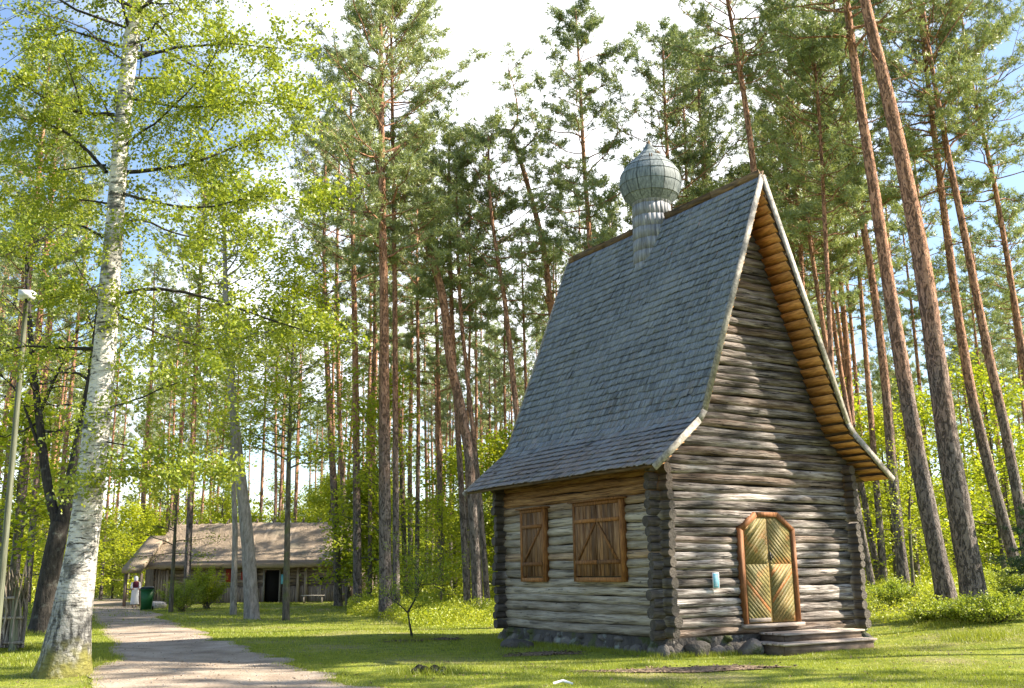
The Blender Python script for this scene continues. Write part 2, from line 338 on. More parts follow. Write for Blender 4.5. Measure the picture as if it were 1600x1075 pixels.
# ------------------------------------------------------------------ ground, path
def sheet(name, xs, ys, mat, dz=0):
    X, Y = np.meshgrid(xs, ys); Z = gz(X, Y)+dz
    mb = MB(); nx = len(xs); ny = len(ys); idx = np.arange(nx*ny).reshape(ny, nx)
    mb.add(np.stack([X.ravel(), Y.ravel(), Z.ravel()], 1), np.stack([idx[:-1, :-1], idx[:-1, 1:], idx[1:, 1:], idx[1:, :-1]], -1).reshape(-1, 4))
    return mb.build(name, mat, smooth=True)
xs = np.concatenate([[-320, -200, -120, -80], np.arange(-50, 50.1, .5), [80, 120, 200, 320]])
ys = np.concatenate([[-60, -40, -10], np.arange(4, 70, .5), np.arange(70, 160, 4), [200, 300, 400]])
tag(sheet('ground', xs, ys, M['ground']), kind='structure')
rng0 = np.random.default_rng(5)
def blob_sheet(name, outline, mat, dz, label_kind='structure', jit=.08, sub=10):
    """filled patch lying on the ground with a ragged edge; outline in world xy, star-shaped strips are avoided by row filling"""
    o = np.array(outline); pts = []
    for i in range(len(o)):
        a, b = o[i], o[(i+1) % len(o)]
        for k in range(sub): pts.append(a+(b-a)*k/sub)
    pts = np.array(pts); pts += rng0.normal(size=pts.shape)*jit
    return pts
def path_strip():
    lft = [G(*p) for p in [(-60, 1075), (60, 1073), (135, 1052), (178, 1030), (176, 1005), (160, 985), (148, 965), (140, 950), (134, 938), (128, 930), (118, 924), (95, 920)]]
    rgt = [G(*p) for p in [(760, 1180), (600, 1085), (500, 1052), (425, 1026), (345, 1000), (290, 978), (250, 962), (222, 950), (200, 940), (182, 932), (165, 925), (140, 920)]]
    lft[0] = np.array([-8.5, 10.5, 0]); lft[1] = np.array([-5., 12.2, 0]); rgt[0] = np.array([1.2, 9.5, 0])
    L = np.array(lft)[:, :2]; Rr = np.array(rgt)[:, :2]
    t = np.linspace(0, len(L)-1, 150); i = np.minimum(t.astype(int), len(L)-2); f = (t-i)[:, None]; f = f*f*(3-2*f)*.35+f*.65
    A = L[i]*(1-f)+L[i+1]*f; B = Rr[i]*(1-f)+Rr[i+1]*f
    jn = np.cumsum(rng0.normal(size=(150, 2))*.10, 0); jn -= np.linspace(0, 1, 150)[:, None]*jn[-1]
    wv = np.clip((B-A)/np.linalg.norm(B-A, axis=1, keepdims=True), -1, 1)
    A = A+wv*(np.sin(t*5.1)*.06+rng0.normal(size=150)*.05)[:, None]; B = B+wv*(np.sin(t*7.3)*.16+np.sin(t*17)*.10+rng0.normal(size=150)*.10)[:, None]
    K = 14; s = np.linspace(0, 1, K)
    X = A[:, None, :]*(1-s)[None, :, None]+B[:, None, :]*s[None, :, None]
    Z = gz(X[..., 0], X[..., 1])+.012
    idx = np.arange(150*K).reshape(150, K); mb = MB()
    mb.add(np.concatenate([X, Z[..., None]], -1).reshape(-1, 3), np.stack([idx[:-1, :-1], idx[:-1, 1:], idx[1:, 1:], idx[1:, :-1]], -1).reshape(-1, 4))
    tag(mb.build('path', M['path'], smooth=True), kind='structure')
    return A, B
PA, PB = path_strip()
# the second arm of the path, passing behind the birch to the left
def arm(name, pl, wd, dz):
    pl = np.array(pl); t = np.linspace(0, len(pl)-1, 60); i = np.minimum(t.astype(int), len(pl)-2); f = (t-i)[:, None]
    c = pl[i]*(1-f)+pl[i+1]*f; T = np.gradient(c, axis=0); T /= np.linalg.norm(T, axis=1, keepdims=True); Nn = np.stack([-T[:, 1], T[:, 0]], 1)
    K = 8; s = np.linspace(-1, 1, K); W = wd*(1+.12*np.sin(t*6))+rng0.normal(size=60)*.06
    X = c[:, None]+Nn[:, None]*(s[None, :, None]*W[:, None, None]); Z = gz(X[..., 0], X[..., 1])+dz
    idx = np.arange(60*K).reshape(60, K); mb = MB()
    mb.add(np.concatenate([X, Z[..., None]], -1).reshape(-1, 3), np.stack([idx[:-1, :-1], idx[:-1, 1:], idx[1:, 1:], idx[1:, :-1]], -1)[:, :, ::-1].reshape(-1, 4))
    return tag(mb.build(name, M['path'], smooth=True), kind='structure')
arm('side_path', [G(150, 962)[:2], G(80, 952)[:2], G(20, 950)[:2], G(-60, 952)[:2]], 1.6, .018)
def litter(name, px, py, rx, ry, lab):
    c0 = G(px, py); th = np.linspace(0, 2*np.pi, 48, endpoint=False); mb = MB()
    r = 1+.18*np.sin(3*th+px)+.12*np.sin(7*th)+rng0.normal(size=48)*.05
    rings = []
    for q in (0, .5, 1.):
        X = c0[0]+rx*q*r*np.cos(th); Y = c0[1]+ry*q*r*np.sin(th); rings.append(np.stack([X, Y, gz(X, Y)+.03*(1-q*q)+.016], 1))
    V = np.concatenate(rings); idx = np.arange(144).reshape(3, 48); a = idx[:-1]; b = idx[1:]
    mb.add(V, np.stack([a, np.roll(a, -1, 1), np.roll(b, -1, 1), b], -1).reshape(-1, 4)[:, ::-1])
    rr = rng0.random(260)**.6; tt = rng0.random(260)*6.28; X = c0[0]+rx*rr*np.cos(tt)*1.1; Y = c0[1]+ry*rr*np.sin(tt)*1.1
    mb.leaves(np.stack([X, Y, gz(X, Y)+.035], 1), rng0.uniform(.03, .08, 260), rng0, rng0.random((260, 3)), 2.)
    tag(mb.build(name, M['litter']), lab, 'bark mulch', kind='stuff')
litter('mulch', 655, 1000, .95, .45, 'brown mulch ring round the small forked sapling')
litter('mulch', 845, 1023, .75, .35, 'bare brown patch below the side wall of the chapel')
litter('mulch', 1080, 1047, 1.6, .35, 'brown worn ground before the chapel corner and steps')

def in_path(x, y):
    A = PA; B = PB
    c = (A+B)/2; hw = np.linalg.norm(B-A, axis=1)/2
    out = np.zeros(len(x), bool)
    for s in range(0, len(x), 20000):
        dx = x[s:s+20000, None]-c[None, :, 0]; dy = y[s:s+20000, None]-c[None, :, 1]; d = np.sqrt(dx*dx+dy*dy)
        u = (B-A)/np.linalg.norm(B-A, axis=1, keepdims=True)
        al = np.abs(dx*u[None, :, 0]+dy*u[None, :, 1]); ac = np.abs(-dx*u[None, :, 1]+dy*u[None, :, 0])
        out[s:s+20000] = ((al < hw[None]-.05) & (ac < .35)).any(1)
    return out

# ------------------------------------------------------------------ the chapel
CH = dict(ax=2.783, ay=19.341, yaw=1.0176, L=5.90, W=5.395, z0=.339, zt=3.537, o=.636, ob=.636, e=3.3065, ze=3.501, k=2.092, zk=4.5065, zr=9.876)
L_, W_, Z0, ZT = CH['L'], CH['W'], CH['z0'], CH['zt']; MX = W_/2
vd = np.array([math.sin(CH['yaw']), math.cos(CH['yaw'])]); ud = np.array([-vd[1], vd[0]])
def to_loc(p): q = np.array(p[:2])-[CH['ax'], CH['ay']]; return np.array([q@vd, q@ud, p[2]])
def on_front(px, py, y=0.):
    r = ray(px, py); q = np.array([0, 0, EYE]); a = to_loc(q); b = to_loc(q+r); t = (y-a[1])/(b[1]-a[1]); p = a+(b-a)*t; return p
def on_side(px, py, x=0.):
    r = ray(px, py); q = np.array([0, 0, EYE]); a = to_loc(q); b = to_loc(q+r); t = (x-a[0])/(b[0]-a[0]); return a+(b-a)*t
def on_z(px, py, z):
    r = ray(px, py); q = np.array([0, 0, EYE]); t = (z-EYE)/r[2]; return to_loc(q+r*t)
chapel = empty('wooden_chapel', (CH['ax'], CH['ay'], 0), math.atan2(vd[1], vd[0]))
tag(chapel, 'tall log chapel with steep grey shingle roof and small onion dome', 'chapel')
rg = np.random.default_rng(11)
def hw(z):                                   # half width of the roof underside at height z
    if z <= CH['zk']: return CH['k']+(CH['zk']-z)/(CH['zk']-CH['ze'])*(CH['e']-CH['k'])
    return CH['k']*(CH['zr']-z)/(CH['zr']-CH['zk'])
def log(mb, a, b, r, rnd, warm, zc=None):
    a = np.array(a, float); b = np.array(b, float); L = np.linalg.norm(b-a); n_ = max(6, int(L/.16)); t = np.linspace(0, 1, n_)[:, None]
    Pn = a+(b-a)*t; d = (b-a)/L; sd_ = np.array([-d[1], d[0], 0])
    ph = rg.random(4)*6.28; s = t[:, 0]*L
    Pn = Pn+np.array([0, 0, 1])*(.014*np.sin(s*1.1+ph[0])+.007*np.sin(s*3.7+ph[1]))[:, None]+sd_*(.018*np.sin(s*1.4+ph[2])+.006*np.sin(s*5+ph[3]))[:, None]
    Rn = r*(1+.07*(rg.random()*2-1)*(t[:, 0]*2-1)+.035*np.sin(s*2.3+ph[1])+rg.normal(size=n_)*.018)
    k = 12; th = np.arange(k)*2*np.pi/k
    bump = 1+.05*np.sin(2*th+ph[0])[None, :]*np.sin(s*1.7+ph[2])[:, None]+rg.normal(size=(n_, k))*.022
    V = Pn[:, None]+(sd_[None, None]*np.cos(th)[None, :, None]+np.array([0, 0, 1.])[None, None]*np.sin(th)[None, :, None]*1.08)*(Rn[:, None]*bump)[..., None]
    idx = np.arange(n_*k).reshape(n_, k); aa = idx[:-1]; bb = idx[1:]
    col = np.tile([rnd, warm, 0.], (n_*k, 1)).reshape(n_, k, 3)
    endm = np.maximum(sstep(.26, .16, s), sstep(L-.26, L-.16, s)) if True else 0
    col[..., 2] = endm[:, None]*.9
    mb.add(V.reshape(-1, 3), np.stack([aa, np.roll(aa, -1, 1), np.roll(bb, -1, 1), bb], -1).reshape(-1, 4), col.reshape(-1, 3))
    base = mb.n
    for ring, cc, rev in ((V[0], Pn[0], 1), (V[-1], Pn[-1], 0)):
        mb.add(np.concatenate([ring, [cc]]), np.array([[i, (i+1) % k, k] if not rev else [(i+1) % k, i, k] for i in range(k)]), (rnd*.8, warm*.5, .85))
PR = .2                                       # how far log ends stick out at the corners
def side_wall(name, x0, first):
    mb = MB(); z = Z0; i = 0
    while z < 3.70:
        h = rg.uniform(.155, .20) if z > .9 else rg.uniform(.19, .22)
        r = h/2*.955
        warm = float(sstep(2.55, 3.05, z+rg.normal()*.12)); 
        if rg.random() < .1: warm = max(warm, .6)
        y1 = L_+PR
        log(mb, (x0+(r if x0 == 0 else -r)*.95+rg.normal()*.008, -PR-rg.random()*.08, z+h/2), (x0+(r if x0 == 0 else -r)*.95, y1+rg.random()*.06, z+h/2), r, rg.random()*.6+.4, warm)
        z += h*.97; i += 1
    return mb.build(name, M['log_y'], chapel, smooth=True)
def front_wall(name, y0, door):
    mb = MB(); z = Z0-.02; s = 1 if y0 == 0 else -1
    while z < CH['zr']-.55:
        h = rg.uniform(.145, .215); r = h/2*.935
        zc = z+h/2
        if zc < 3.85: x0, x1 = -PR-rg.random()*.08, W_+PR+rg.random()*.06
        else:
            w_ = hw(zc+h/2)-.02; x0, x1 = MX-w_, MX+w_
        yc = y0+s*(r*.95+rg.normal()*.006)
        warm = .35 if rg.random() < .12 else rg.random()*.12
        log(mb, (x0, yc, zc), (x1, yc, zc), r, rg.random()*.75*(1-.8*float(sstep(1.8, 5., zc)))+.1, warm)  # logs darken with height: shade on the upper gable put into their colour
        z += h*.97
    return mb.build(name, M['log_x'], chapel, smooth=True)
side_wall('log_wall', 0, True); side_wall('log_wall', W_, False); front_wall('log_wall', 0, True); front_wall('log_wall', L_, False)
mb = MB(); mb.box((MX, L_/2, (Z0+3.9)/2), (W_-.24, L_-.24, 3.9-Z0))        # dark inner lining so no light shows between logs
for za_, zb_ in ((3.95, CH['zk']), (CH['zk'], CH['zr']-.9)):
    mb.hexa([(MX-hw(z)+.22, y, z) if q else (MX+hw(z)-.22, y, z) for z in (za_, zb_) for q, y in ((1, .12), (0, .12), (0, L_-.12), (1, L_-.12))])
mb.build('inner_lining', M['dark'], chapel)

# roof: deck, shingles, barge boards, soffit boards, ridge boards
RY0, RY1 = -CH['o'], L_+CH['ob']; TH = .07
prof = [(CH['e'], CH['ze']), (2.75, 3.962), (2.20, 4.412), (2.065, 4.60), (1.87, 5.06), (0, CH['zr'])]   # (half width, z) of the outer face
roof = empty('roof', (0, 0, 0)); roof.parent = chapel
def roof_pts(sgn, n_rows=None):
    return [(MX+sgn*h, z) for h, z in prof]
def nrm2(a, b): d = np.array(b)-np.array(a); d /= np.linalg.norm(d); return d
mb = MB()
for s in (-1, 1):
    pr = roof_pts(s)
    for i in range(len(pr)-1):
        a, b = np.array(pr[i]), np.array(pr[i+1]); d = nrm2(a, b); n_ = np.array([d[1], -d[0]])*(-s)  # inward
        n_ = n_ if n_[1] < 0 else -n_
        def inn(j):
            q0 = np.array(pr[max(j-1, 0)]); q1 = np.array(pr[min(j+1, len(pr)-1)]); dd = nrm2(q0, q1); m_ = np.array([-dd[1]*1., dd[0]])
            return m_ if m_[1] < 0 else -m_
        n0, n1 = inn(i), inn(i+1)
        if i+1 == len(pr)-1: b2i = np.array([MX, CH['zr']-.2]); b2o = np.array([MX-s*.0, CH['zr']-.03])
        else: b2i = b+n1*TH; b2o = b+n1*.02
        a2i = a+n0*TH; a2o = a+n0*.02
        mb.hexa([(a2i[0], RY0+.03, a2i[1]), (b2i[0], RY0+.03, b2i[1]), (b2i[0], RY1-.03, b2i[1]), (a2i[0], RY1-.03, a2i[1]),
                 (a2o[0], RY0+.03, a2o[1]), (b2o[0], RY0+.03, b2o[1]), (b2o[0], RY1-.03, b2o[1]), (a2o[0], RY1-.03, a2o[1])])
mb.build('roof_deck', M['ridge'], roof)
def along(s, dist):                          # point and direction on the profile measured from the eave
    pr = roof_pts(s); d = dist
    for i in range(len(pr)-1):
        a, b = np.array(pr[i]), np.array(pr[i+1]); l = np.linalg.norm(b-a)
        if d <= l or i == len(pr)-2: t = (b-a)/l; return a+t*d, t
        d -= l
total = sum(np.linalg.norm(np.array(prof[i+1])-np.array(prof[i])) for i in range(len(prof)-1))
for s in (-1, 1):
    mb = MB(); row = 0; d = -.03; ex = .187
    while d < total-.1:
        sag = .0; y = RY0+.01-rg.random()*.05; ph = rg.random()*6
        while y < RY1-.01:
            wd = rg.uniform(.055, .12); y2 = min(y+wd, RY1+.01)
            dd = d+rg.normal()*.008+(.03 if rg.random() < .03 else 0); ln = ex*1.65
            p, t = along(s, max(dd, 0)); p = p+t*min(dd, 0); p2, t2 = along(s, min(dd+ln, total-.02))
            n_ = np.array([-t[1], t[0]]); n_ = n_ if n_[1] > 0 else -n_
            n2 = np.array([-t2[1], t2[0]]); n2 = n2 if n2[1] > 0 else -n2
            lift = .046+rg.random()*.014+.010*math.sin(y*1.7+d*1.3)+(.02 if rg.random() < .01 else 0); th_ = .018
            o0 = p+n_*lift; o1 = p2+n2*.006; i0 = o0-n_*th_; i1 = o1-n2*.008
            g = .003
            sk_ = rg.normal()*.008
            V = [(i0[0], y+g+sk_, i0[1]), (i1[0], y+g, i1[1]), (i1[0], y2-g, i1[1]), (i0[0], y2-g+sk_, i0[1]),
                 (o0[0], y+g+sk_, o0[1]), (o1[0], y+g, o1[1]), (o1[0], y2-g, o1[1]), (o0[0], y2-g+sk_, o0[1])]
            brown = float(np.clip(sstep(1.9, .4, d)*.75+rg.normal()*.2, 0, 1)) if d < 2.4 else (.25 if rg.random() < .03 else 0)
            mb.hexa(V, (np.clip(rg.beta(2.2, 2.)*.9+.05*math.sin(y*2+row), 0, 1) if rg.random() > .025 else .03, brown, 0)); y = y2
        d += ex; row += 1
    o = mb.build('shingles', M['shingle'], roof)
    # barge boards front and back
    for yb, yf in ((RY0-.045, 0), (RY1+.045, 1)):
        bm_ = MB()
        pr = roof_pts(s)
        pts = [pr[0], pr[2], pr[3], (MX+s*.03, CH['zr']-.02)]
        for i in range(len(pts)-1):
            a, b = np.array(pts[i]), np.array(pts[i+1]); dn = nrm2(a, b); q = np.array([-dn[1], dn[0]]); q = q if q[1] > 0 else -q
            if i == 0: a = a-dn*.08
            def mit(j):
                q0 = np.array(pts[max(j-1, 0)]); q1 = np.array(pts[min(j+1, len(pts)-1)]); dd = nrm2(q0, q1); m_ = np.array([-dd[1], dd[0]]); return m_ if m_[1] > 0 else -m_
            m0, m1 = mit(i), mit(i+1)
            up, dnw = .04, -.09
            V = []
            for yy in (yb-.017, yb+.017):
                for pt, mm, k_ in ((a, m0, dnw), (b, m1, dnw), (b, m1, up), (a, m0, up)):
                    w2 = pt+mm*k_; V.append((w2[0], yy, w2[1]))
            bm_.hexa(V, (rg.random()*.4+.5, 0, 0))
        bm_.build('barge_board', M['barge'], roof)
    # soffit: overlapping boards under the overhang, front and back, plus under the eaves
    sm1 = MB(); sm2 = MB(); d = .02; j = 0
    while d < total-.35:
        p, t = along(s, d); p2, t2 = along(s, d+.205); n_ = np.array([-t[1], t[0]]); n_ = n_ if n_[1] < 0 else -n_
        a = p+n_*(TH+.008); b = p2+n_*(TH+.075)
        c_ = (rg.random()*.7+.3, 0, 0)
        for sm, ya, yb in ((sm1, RY0+.005, .0), (sm2, L_+.0, RY1-.005)):
            sm.hexa([(a[0], ya, a[1]), (b[0], ya, b[1]), (b[0], yb, b[1]), (a[0], yb, a[1]),
                     (a[0]-n_[0]*.025, ya, a[1]-n_[1]*.025), (b[0]-n_[0]*.006, ya, b[1]-n_[1]*.006), (b[0]-n_[0]*.006, yb, b[1]-n_[1]*.006), (a[0]-n_[0]*.025, yb, a[1]-n_[1]*.025)], c_)
        d += .215; j += 1
    sm1.build('soffit', M['soffit'], roof); sm2.build('soffit', M['soffit'], roof)
    em = MB()
    for q in range(5):
        p, t = along(s, .06+q*.13); p2, _ = along(s, .06+q*.13+.12); n_ = np.array([-t[1], t[0]]); n_ = n_ if n_[1] < 0 else -n_
        a = p+n_*(TH+.02); b = p2+n_*(TH+.02)
        em.hexa([(a[0], .01, a[1]), (b[0], .01, b[1]), (b[0], L_-.01, b[1]), (a[0], L_-.01, a[1]), (a[0]-n_[0]*.018, .01, a[1]-n_[1]*.018), (b[0]-n_[0]*.018, .01, b[1]-n_[1]*.018), (b[0]-n_[0]*.018, L_-.01, b[1]-n_[1]*.018), (a[0]-n_[0]*.018, L_-.01, a[1]-n_[1]*.018)], (rg.random(), 0, 0))
    em.build('eave_boards', M['ridge'], roof)
# ridge boards in worn lengths
dome_px = on_z(1019, 348, CH['zr']); 
def ridge_y(px):
    best = min(np.linspace(RY0, RY1, 600), key=lambda y: abs((lambda w2: 800+F_PX*((w2-[0, 0, EYE])@CR)/((w2-[0, 0, EYE])@_F))(np.array([CH['ax']+vd[0]*MX+ud[0]*y, CH['ay']+vd[1]*MX+ud[1]*y, CH['zr']]))-px))
    return best
DY = ridge_y(1019)
for a, b in ((RY0-.02, DY-.52), (DY+.52, RY1+.02)):
    mb = MB(); y = a
    while y < b-.05:
        y2 = min(y+rg.uniform(.9, 1.6), b)
        for s in (-1, 1):
            zc = CH['zr']+.015+rg.normal()*.008
            mb.beam((MX+s*.045, y+.004, zc), (MX+s*.045, y2-.004, zc+rg.normal()*.012), .03, .17, (s*.35, 0, 1), (rg.random(), 0, 0))
        y = y2
    mb.build('ridge_board', M['ridge'], roof)

# drum and onion dome (shingled in courses)
drum = MB(); rr = .46
zd = CH['zr']-1.65
while zd < CH['zr']+.50:
    k = 26
    for i in range(k):
        a0 = i*2*math.pi/k+.1; a1 = a0+2*math.pi/k*.988
        r0 = rr+.016+(CH['zr']+.6-zd)*.02; r1 = r0-.012
        if zd > CH['zr']+.3: r1 += .02
        hgt = .345; c_ = (rg.random()*.6+.3, 0, 0)
        def pt(r, a, z): return (MX+r*math.cos(a), DY+r*math.sin(a), z)
        am = (a0+a1)/2
        zl = zd+rg.normal()*.006
        V = [pt(r0-.02, a0, zl), pt(r0-.02, a1, zl), pt(r1-.02, a1, zd+hgt), pt(r1-.02, a0, zd+hgt)]
        V2 = [pt(r0, a0, zl), pt(r0, a1, zl), pt(r1, a1, zd+hgt), pt(r1, a0, zd+hgt)]
        drum.add(V+V2, [[4, 5, 6, 7], [0, 3, 2, 1], [0, 1, 5, 4], [1, 2, 6, 5], [2, 3, 7, 6], [3, 0, 4, 7]], c_)
    zd += .30
drum.lathe([(rr-.03, CH['zr']-1.4), (rr-.03, CH['zr']+.8)], 24, (MX, DY, 0))
drum.build('dome_drum', M['drum'], chapel)
# onion profile in photo pixels -> heights
def zat(py):
    best = min(np.linspace(8, 13, 1500), key=lambda z: abs((lambda w2: 537.5-F_PX*((w2-[0, 0, EYE])@CU)/((w2-[0, 0, EYE])@_F))(np.array([CH['ax']+vd[0]*MX+ud[0]*DY, CH['ay']+vd[1]*MX+ud[1]*DY, z]))-py)); return best
dpt = np.array([CH['ax']+vd[0]*MX+ud[0]*DY, CH['ay']+vd[1]*MX+ud[1]*DY, 10.6])-[0, 0, EYE]; PXM = F_PX/(dpt@_F)
zb, zm, zt_ = zat(318), zat(288), zat(224)
rm = 48/PXM
ctrl = [(-.02, .60), (.0, .66), (.10, .86), (.22, .97), (.34, 1.0), (.46, .95), (.58, .80), (.69, .57), (.78, .36), (.87, .18), (.95, .09), (1.02, .05)]
zspan = zt_-zb
ct = np.array(ctrl); onion = MB(); k = 14
courses = [-.02, .10, .27, .44, .57, .68, .78, .88, .96]
for ci in range(len(courses)-1):
    h0, h1 = courses[ci], courses[ci+1]+.015; kk = k if ci < 6 else 10
    sub = np.linspace(h0, h1, 4); rs = np.interp(sub, ct[:, 0], ct[:, 1])*rm
    lift = .012*(1-(sub-h0)/(h1-h0))+.003*ci
    rs = rs+lift
    for i in range(kk):
        a0 = i*2*math.pi/kk+ci*0; a1 = a0+2*math.pi/kk*.985; am = np.array([a0+.012, (a0+a1)/2, a1-.004])
        c_ = (rg.random()*.6+.25, 0, 0); V = []
        for r, h in zip(rs, sub):
            for a in am: V.append((MX+r*math.cos(a), DY+r*math.sin(a), zb+h*zspan))
        idx = np.arange(12).reshape(4, 3)
        Fq = np.stack([idx[:-1, :-1], idx[:-1, 1:], idx[1:, 1:], idx[1:, :-1]], -1).reshape(-1, 4)
        V = np.array(V); onion.add(V, Fq, c_)
        Vi = V.copy(); cxy = np.array([MX, DY]); Vi[:, :2] = cxy+(Vi[:, :2]-cxy)*.965
        bo = [0, 1, 2]; B4 = np.concatenate([V[bo], Vi[bo]]); onion.add(B4, [[1, 0, 3, 4], [2, 1, 4, 5]], (.0, 0, 0))
inner = [(np.interp(h, ct[:, 0], ct[:, 1])*rm*.965, zb+h*zspan) for h in np.linspace(-.02, 1., 20)]
onion.lathe([(.01, inner[0][1])]+inner, 28, (MX, DY, 0), (0, 0, 0))
dome = onion.build('onion_dome', M['dome'], chapel)
mb = MB(); mb.lathe([(.10*rm*1.25, zb+.90*zspan), (.11, zb+.93*zspan), (.075, zb+.97*zspan), (.05, zb+1.01*zspan), (.012, zb+1.05*zspan), (.0, zb+1.055*zspan)], 10, (MX, DY, 0), (.5, 0, 0))
mb.build('finial', M['ridge'], dome)
# short slats nailed over the upper courses
for a_, h_, l_ in ((-2.25, .66, .12), (-2.15, .66, .12), (-1.72, .77, .10), (-1.6, .77, .10), (-1.5, .77, .1), (-1.38, .77, .1)):
    r = np.interp(h_, ct[:, 0], ct[:, 1])*rm+.035
    mb = MB(); mb.box((MX+r*math.cos(a_), DY+r*math.sin(a_), zb+h_*zspan), (.02, .02, l_), None, (0, 0, 0)); mb.build('slat', M['ridge'], dome)

# foundation of field stones
ICO = None
def ico(sub=2):
    import bmesh
    b = bmesh.new(); bmesh.ops.create_icosphere(b, subdivisions=sub, radius=1); b.verts.ensure_lookup_table()
    V = np.array([v.co[:] for v in b.verts]); Fc = np.array([[v.index for v in f.verts] for f in b.faces]); b.free(); return V, Fc
IV, IF = ico(2); IV3, IF3 = ico(3); IVS, IFS = ico(1)
def stone(mb, c, size, seed, hi=False, col=None):
    r = np.random.default_rng(seed); V = (IV3 if hi else IV).copy(); Fc = IF3 if hi else IF
    for _ in range(7):
        d = r.normal(size=3); d /= np.linalg.norm(d); t = V@d; cut = r.uniform(.45, .78); V -= np.outer(np.clip(t-cut, 0, 1)*.85, d)
    q = r.normal(size=(3, 3)); V *= 1+.05*np.sin(V@q*3).mean(1, keepdims=True)+.03*np.sin(V@q*8).mean(1, keepdims=True)
    a = r.random()*6.28; Rz = np.array([[math.cos(a), -math.sin(a), 0], [math.sin(a), math.cos(a), 0], [0, 0, 1]]) if hi is not None else np.eye(3)
    mb.add(V*np.array(size)+np.array(c, float), Fc, col if col is not None else (r.random(), 0, 0))
mb = MB(); sd0 = 100
mb.box((MX, L_/2, .04), (W_-.06, L_-.06, .58), None, (.15, 0, 0))
def chg(x, y): q = np.array([CH['ax'], CH['ay']])+vd*x+ud*y; return float(gz(q[0], q[1]))
for (x0, y0, x1, y1) in ((0, 0, W_, 0), (0, 0, 0, L_), (W_, 0, W_, L_), (0, L_, W_, L_)):
    Lw = math.hypot(x1-x0, y1-y0); s = -.1
    while s < Lw+.1:
        wd = rg.uniform(.20, .46); t = (s+wd/2)/Lw; x = x0+(x1-x0)*t; y = y0+(y1-y0)*t; g = chg(x, y)
        inx = .14 if x0 == x1 == 0 else (-.14 if x0 == x1 else 0); iny = .14 if y0 == y1 == 0 else (-.14 if y0 == y1 else 0)
        hh = rg.uniform(.15, .21); sd0 += 1
        al = (wd*.56, .2) if y0 == y1 else (.2, wd*.56)
        stone(mb, (x+inx*.7+rg.normal()*.02, y+iny*.7+rg.normal()*.02, g+hh*.35), (al[0], al[1], hh), sd0)
        if rg.random() < .8:
            sd0 += 1; stone(mb, (x+inx*.9+rg.normal()*.05, y+iny*.9+rg.normal()*.05, Z0-.07), (al[0]*.7, al[1]*.7, .085), sd0)
        s += wd*.80
mb.build('stone_foundation', M['stone'], chapel, smooth=True)

# windows with closed shutters on the side wall (plane x = 0, seen from -x)
def shutter_window(pxs, braces, two):
    tl, tr, br, bl = [on_side(*p, -.06) for p in pxs]
    y0 = (tr[1]+br[1])/2; y1 = (tl[1]+bl[1])/2; z1 = (tl[2]+tr[2])/2; z0 = (bl[2]+br[2])/2    # y0 nearer, y1 farther
    wn = empty('window', (0, (y0+y1)/2, (z0+z1)/2)); wn.parent = chapel
    cy, cz = (y0+y1)/2, (z0+z1)/2; w2, h2 = (y1-y0)/2, (z1-z0)/2
    m1 = MB(); X = -.05
    fw = .07
    for s in (-1, 1): m1.box((X, s*(w2-fw/2), 0), (.13, fw, 2*h2-.004), None, (rg.random(), 0, 0))
    m1.box((X-.004, 0, -h2+fw*.6), (.13, 2*w2-2*fw-.004, fw*1.3), None, (.9, 0, 0)); m1.box((X-.004, 0, h2-fw/2), (.13, 2*w2-2*fw-.004, fw), None, (.3, 0, 0))
    m1.box((X-.03, 0, h2+.022), (.22, 2*w2+.16, .035), None, (.2, 0, 0))
    m1.build('window_frame', M['frame'], wn)
    leaves_ = 2 if two else 1
    for q in range(leaves_):
        a = -w2+fw+.006+q*(2*(w2-fw)/leaves_); b = a+2*(w2-fw)/leaves_-.012
        m2 = MB(); npl = 4 if two else 4; 
        for i in range(npl):
            pw = (b-a)/npl; yy = a+pw*(i+.5)
            m2.box((X-.035+rg.normal()*.002, yy, .02), (.03, pw-.008, 2*h2-2*fw-.05), None, (rg.random(), 0, 0))
        sh = m2.build('shutter', M['shutter'], wn)
        m3 = MB()
        for zz, hh_ in ((h2*.52, .075), (-h2*.52, .085)): m3.box((X-.066, (a+b)/2, zz), (.03, b-a-.01, hh_), None, (rg.random(), 0, 0))
        za, zb_ = h2*.47, -h2*.46
        if two: ya, yb = (b-.03, a+.10) if q == 0 else (a+.03, b-.10)
        else: ya, yb = a+.06, b-.08
        m3.beam((X-.064, ya, za), (X-.064, yb, zb_), .055, .026, (1, 0, 0), (rg.random(), 0, 0))
        m3.build('brace', M['frame'], wn)
    return wn
shutter_window([(815, 797), (853, 795), (853, 909), (817, 909)], 1, False)
shutter_window([(897, 786), (974, 780), (976, 909), (900, 909)], 2, True)

# door on the front wall (plane y = 0)
FY = -.035
dp = [on_front(*p, FY) for p in [(1152.8, 824.7), (1177, 800.5), (1212, 800.5), (1240.5, 827.4), (1248.6, 973), (1162, 973)]]
xl = (dp[0][0]+dp[5][0])/2; xr = (dp[3][0]+dp[4][0])/2; zl_, zs, ztop = (dp[4][2]+dp[5][2])/2, (dp[0][2]+dp[3][2])/2, (dp[1][2]+dp[2][2])/2
cx = (xl+xr)/2; hwd = (xr-xl)/2; top = (dp[2][0]-dp[1][0])/2
door = empty('door', (cx, 0, zl_)); door.parent = chapel
hs, ht = zs-zl_, ztop-zl_; fw = .095
outer = [(-hwd, 0), (-hwd, hs), (-top, ht), (top, ht), (hwd, hs), (hwd, 0)]
inn_ = [(-hwd+fw, 0), (-hwd+fw, hs-.045), (-top+.05, ht-fw), (top-.05, ht-fw), (hwd-fw, hs-.045), (hwd-fw, 0)]
m1 = MB()
